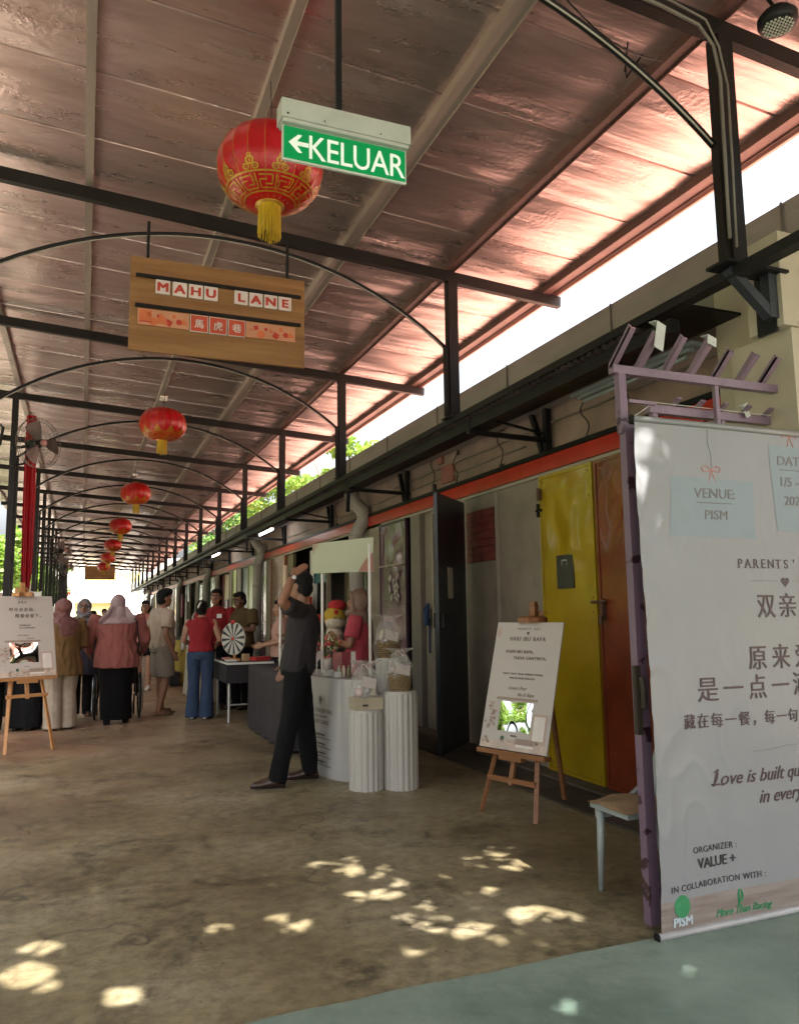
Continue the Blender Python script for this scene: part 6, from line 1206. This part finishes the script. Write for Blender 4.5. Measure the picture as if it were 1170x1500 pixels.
def shade_filter(v, f):
    """drop the leaves that would stand in a sunbeam reaching one of the sun spots on the floor"""
    tt = v[:, 2] / sd[2]; gx = v[:, 0] - sd[0] * tt; gy = v[:, 1] - sd[1] * tt; bad = np.zeros(len(v), bool)
    for (sx, sy, ax, ay, bx_, by_) in SP:
        la = sqrt(ax * ax + ay * ay); lb = sqrt(bx_ * bx_ + by_ * by_); ga, gb = (la + .006) / la, (lb + .008) / lb; ax, ay, bx_, by_ = ax * ga, ay * ga, bx_ * gb, by_ * gb
        D = ax * by_ - ay * bx_; dx, dy = gx - sx, gy - sy; u = (dx * by_ - dy * bx_) / D; w = (ax * dy - ay * dx) / D; an = np.arctan2(w, u)
        bad |= u * u + w * w < (.93 + .22 * np.sin(an * 3 + sx * 9) + .16 * np.sin(an * 5 + sy * 7)) ** 2
    kp = ~bad.reshape(-1, 4).any(1); v = v.reshape(-1, 4, 3)[kp].reshape(-1, 3); return v, np.arange(len(v)).reshape(-1, 4)
t = thing('tree', 'big shade tree behind the viewer whose leaves break the sunlight into spots on the floor', 'tree', (-6.5, -3.5, 0)); g = MB(); g.tube([(-6.5, -3.5, -.1), (-6.4, -3.4, 2.2), (-6.0, -3.0, 3.8), (-5.0, -2.6, 4.7)], [.32, .26, .2, .12], 12); cls = []
rnd = random.Random(8)
for i in range(70):
    cc = (rnd.uniform(-4.5, 8.5), rnd.uniform(-5.0, 1.3), rnd.uniform(4.7, 5.4)); rr = rnd.uniform(.8, 1.3); cls.append((cc, (rr, rr, rr * .35)))
for cc in ((-3, -3, 4.8), (0, -2.4, 4.9), (3, -2, 5), (5.5, -2, 5.1), (-2, -.5, 5), (1.5, -4, 5.1)): g.tube([(-5.0, -2.6, 4.7), ((cc[0] - 5) / 2, (cc[1] - 2.6) / 2, 4.9), cc], [.10, .07, .03], 8)
part('trunk', g, bark, t, smooth=True)
cls.append(((2.0, -1.4, 4.9), (8.0, 3.7, .45)))
v, f = shade_filter(*leaves(cls, 300000, .085, 99)); v = v - np.array([-6.5, -3.5, 0]); link('crown', mesh_np('crown', v, f), leafB, t)
# far end of the lane
fb_ = thing('far_building', 'pale sunlit building closing the view past the lane exit', 'building', (2, 78, 0)); pale = mat('pale_facade', (.72, .70, .62), .7, var=.05, scale=.5); g = MB(); g.bx(-9, 9, 78, 84, 0, 6.5); part('wall', g, pale, fb_)
g = MB(); g.bx(-9.4, 9.4, 77.4, 84.4, 6.5, 6.8); part('roof', g, mat('pale_roof', (.5, .48, .45), .7), fb_)
for i in range(7):
    g = MB(); x = -8 + i * 2.5; g.bx(x, x + 1.2, 77.96, 77.99, 3.6, 4.8); part('window', g, mat('sky_blue_glass', (.30, .36, .38), .15), fb_)
pv_ = thing('pavilion', 'small cream pavilion with a grey gabled roof beyond the lane exit', 'building', (.9, 62, 0)); g = MB(); g.bx(-.6, 2.6, 62, 64, 0, 2.35); part('wall', g, mat('yellow_cream_wall', (.62, .50, .22), .7), pv_)
g = MB(); g.poly([(-1.0, 61.6, 2.35), (3.0, 61.6, 2.35), (1.0, 61.6, 3.05)], (0, 2.8, 0)); part('roof', g, mat('grey_roof', (.30, .27, .24), .7), pv_)
g = MB(); g.bx(-8, 4.6, 59, 59.15, 0, 1.35); solo('boundary_wall', g, mat('grey_boundary_wall', (.34, .31, .28), .8), 'low grey wall crossing beyond the lane exit', 'wall')
g = MB(); g.bx(.2, 4.2, 66, 66.1, 4.1, 4.8); g.bx(.3, .4, 66, 66.1, 0, 4.1); g.bx(4.0, 4.1, 66, 66.1, 0, 4.1); solo('yellow_hoarding', g, mat('yellow_hoarding', (.62, .52, .16), .6), 'yellow strip hoarding far beyond the lane exit', 'sign')
for i in range(2):
    g = MB(); rnd = random.Random(i)
    for j in range(9): x = -1.6 + i * .5 + j * .14; g.poly([(x, 57.5 + i, 2.9 + .15 * sin(j * 1.7)), (x + .11, 57.5 + i, 2.9 + .15 * sin(j * 1.7)), (x + .05, 57.5 + i, 2.72 + .1 * sin(j))], (0, .01, 0))
    g.tube([(-1.7 + i * .5, 57.5 + i, 2.95), (-.3 + i * .5, 57.5 + i, 3.0)], .006, 4); solo('bunting', g, rcl, ('faded red bunting at the left of the lane exit, nearer string', 'faded red bunting at the left of the lane exit, farther string')[i], 'bunting')
g = MB()
for a_ in range(26): g.bx(-2.9 - .02, -2.9, 10 + a_ * 1.8, 10 + a_ * 1.8 + .05, 0, .95)
g.bx(-2.93, -2.87, 10, 56, .93, .97); g.bx(-2.92, -2.88, 10, 56, .45, .48); solo('railing', g, mat('dark_railing', (.05, .05, .05), .5), 'low dark railing along the lawn left of the lane', 'railing')

bpy.data.scenes.remove(TS)
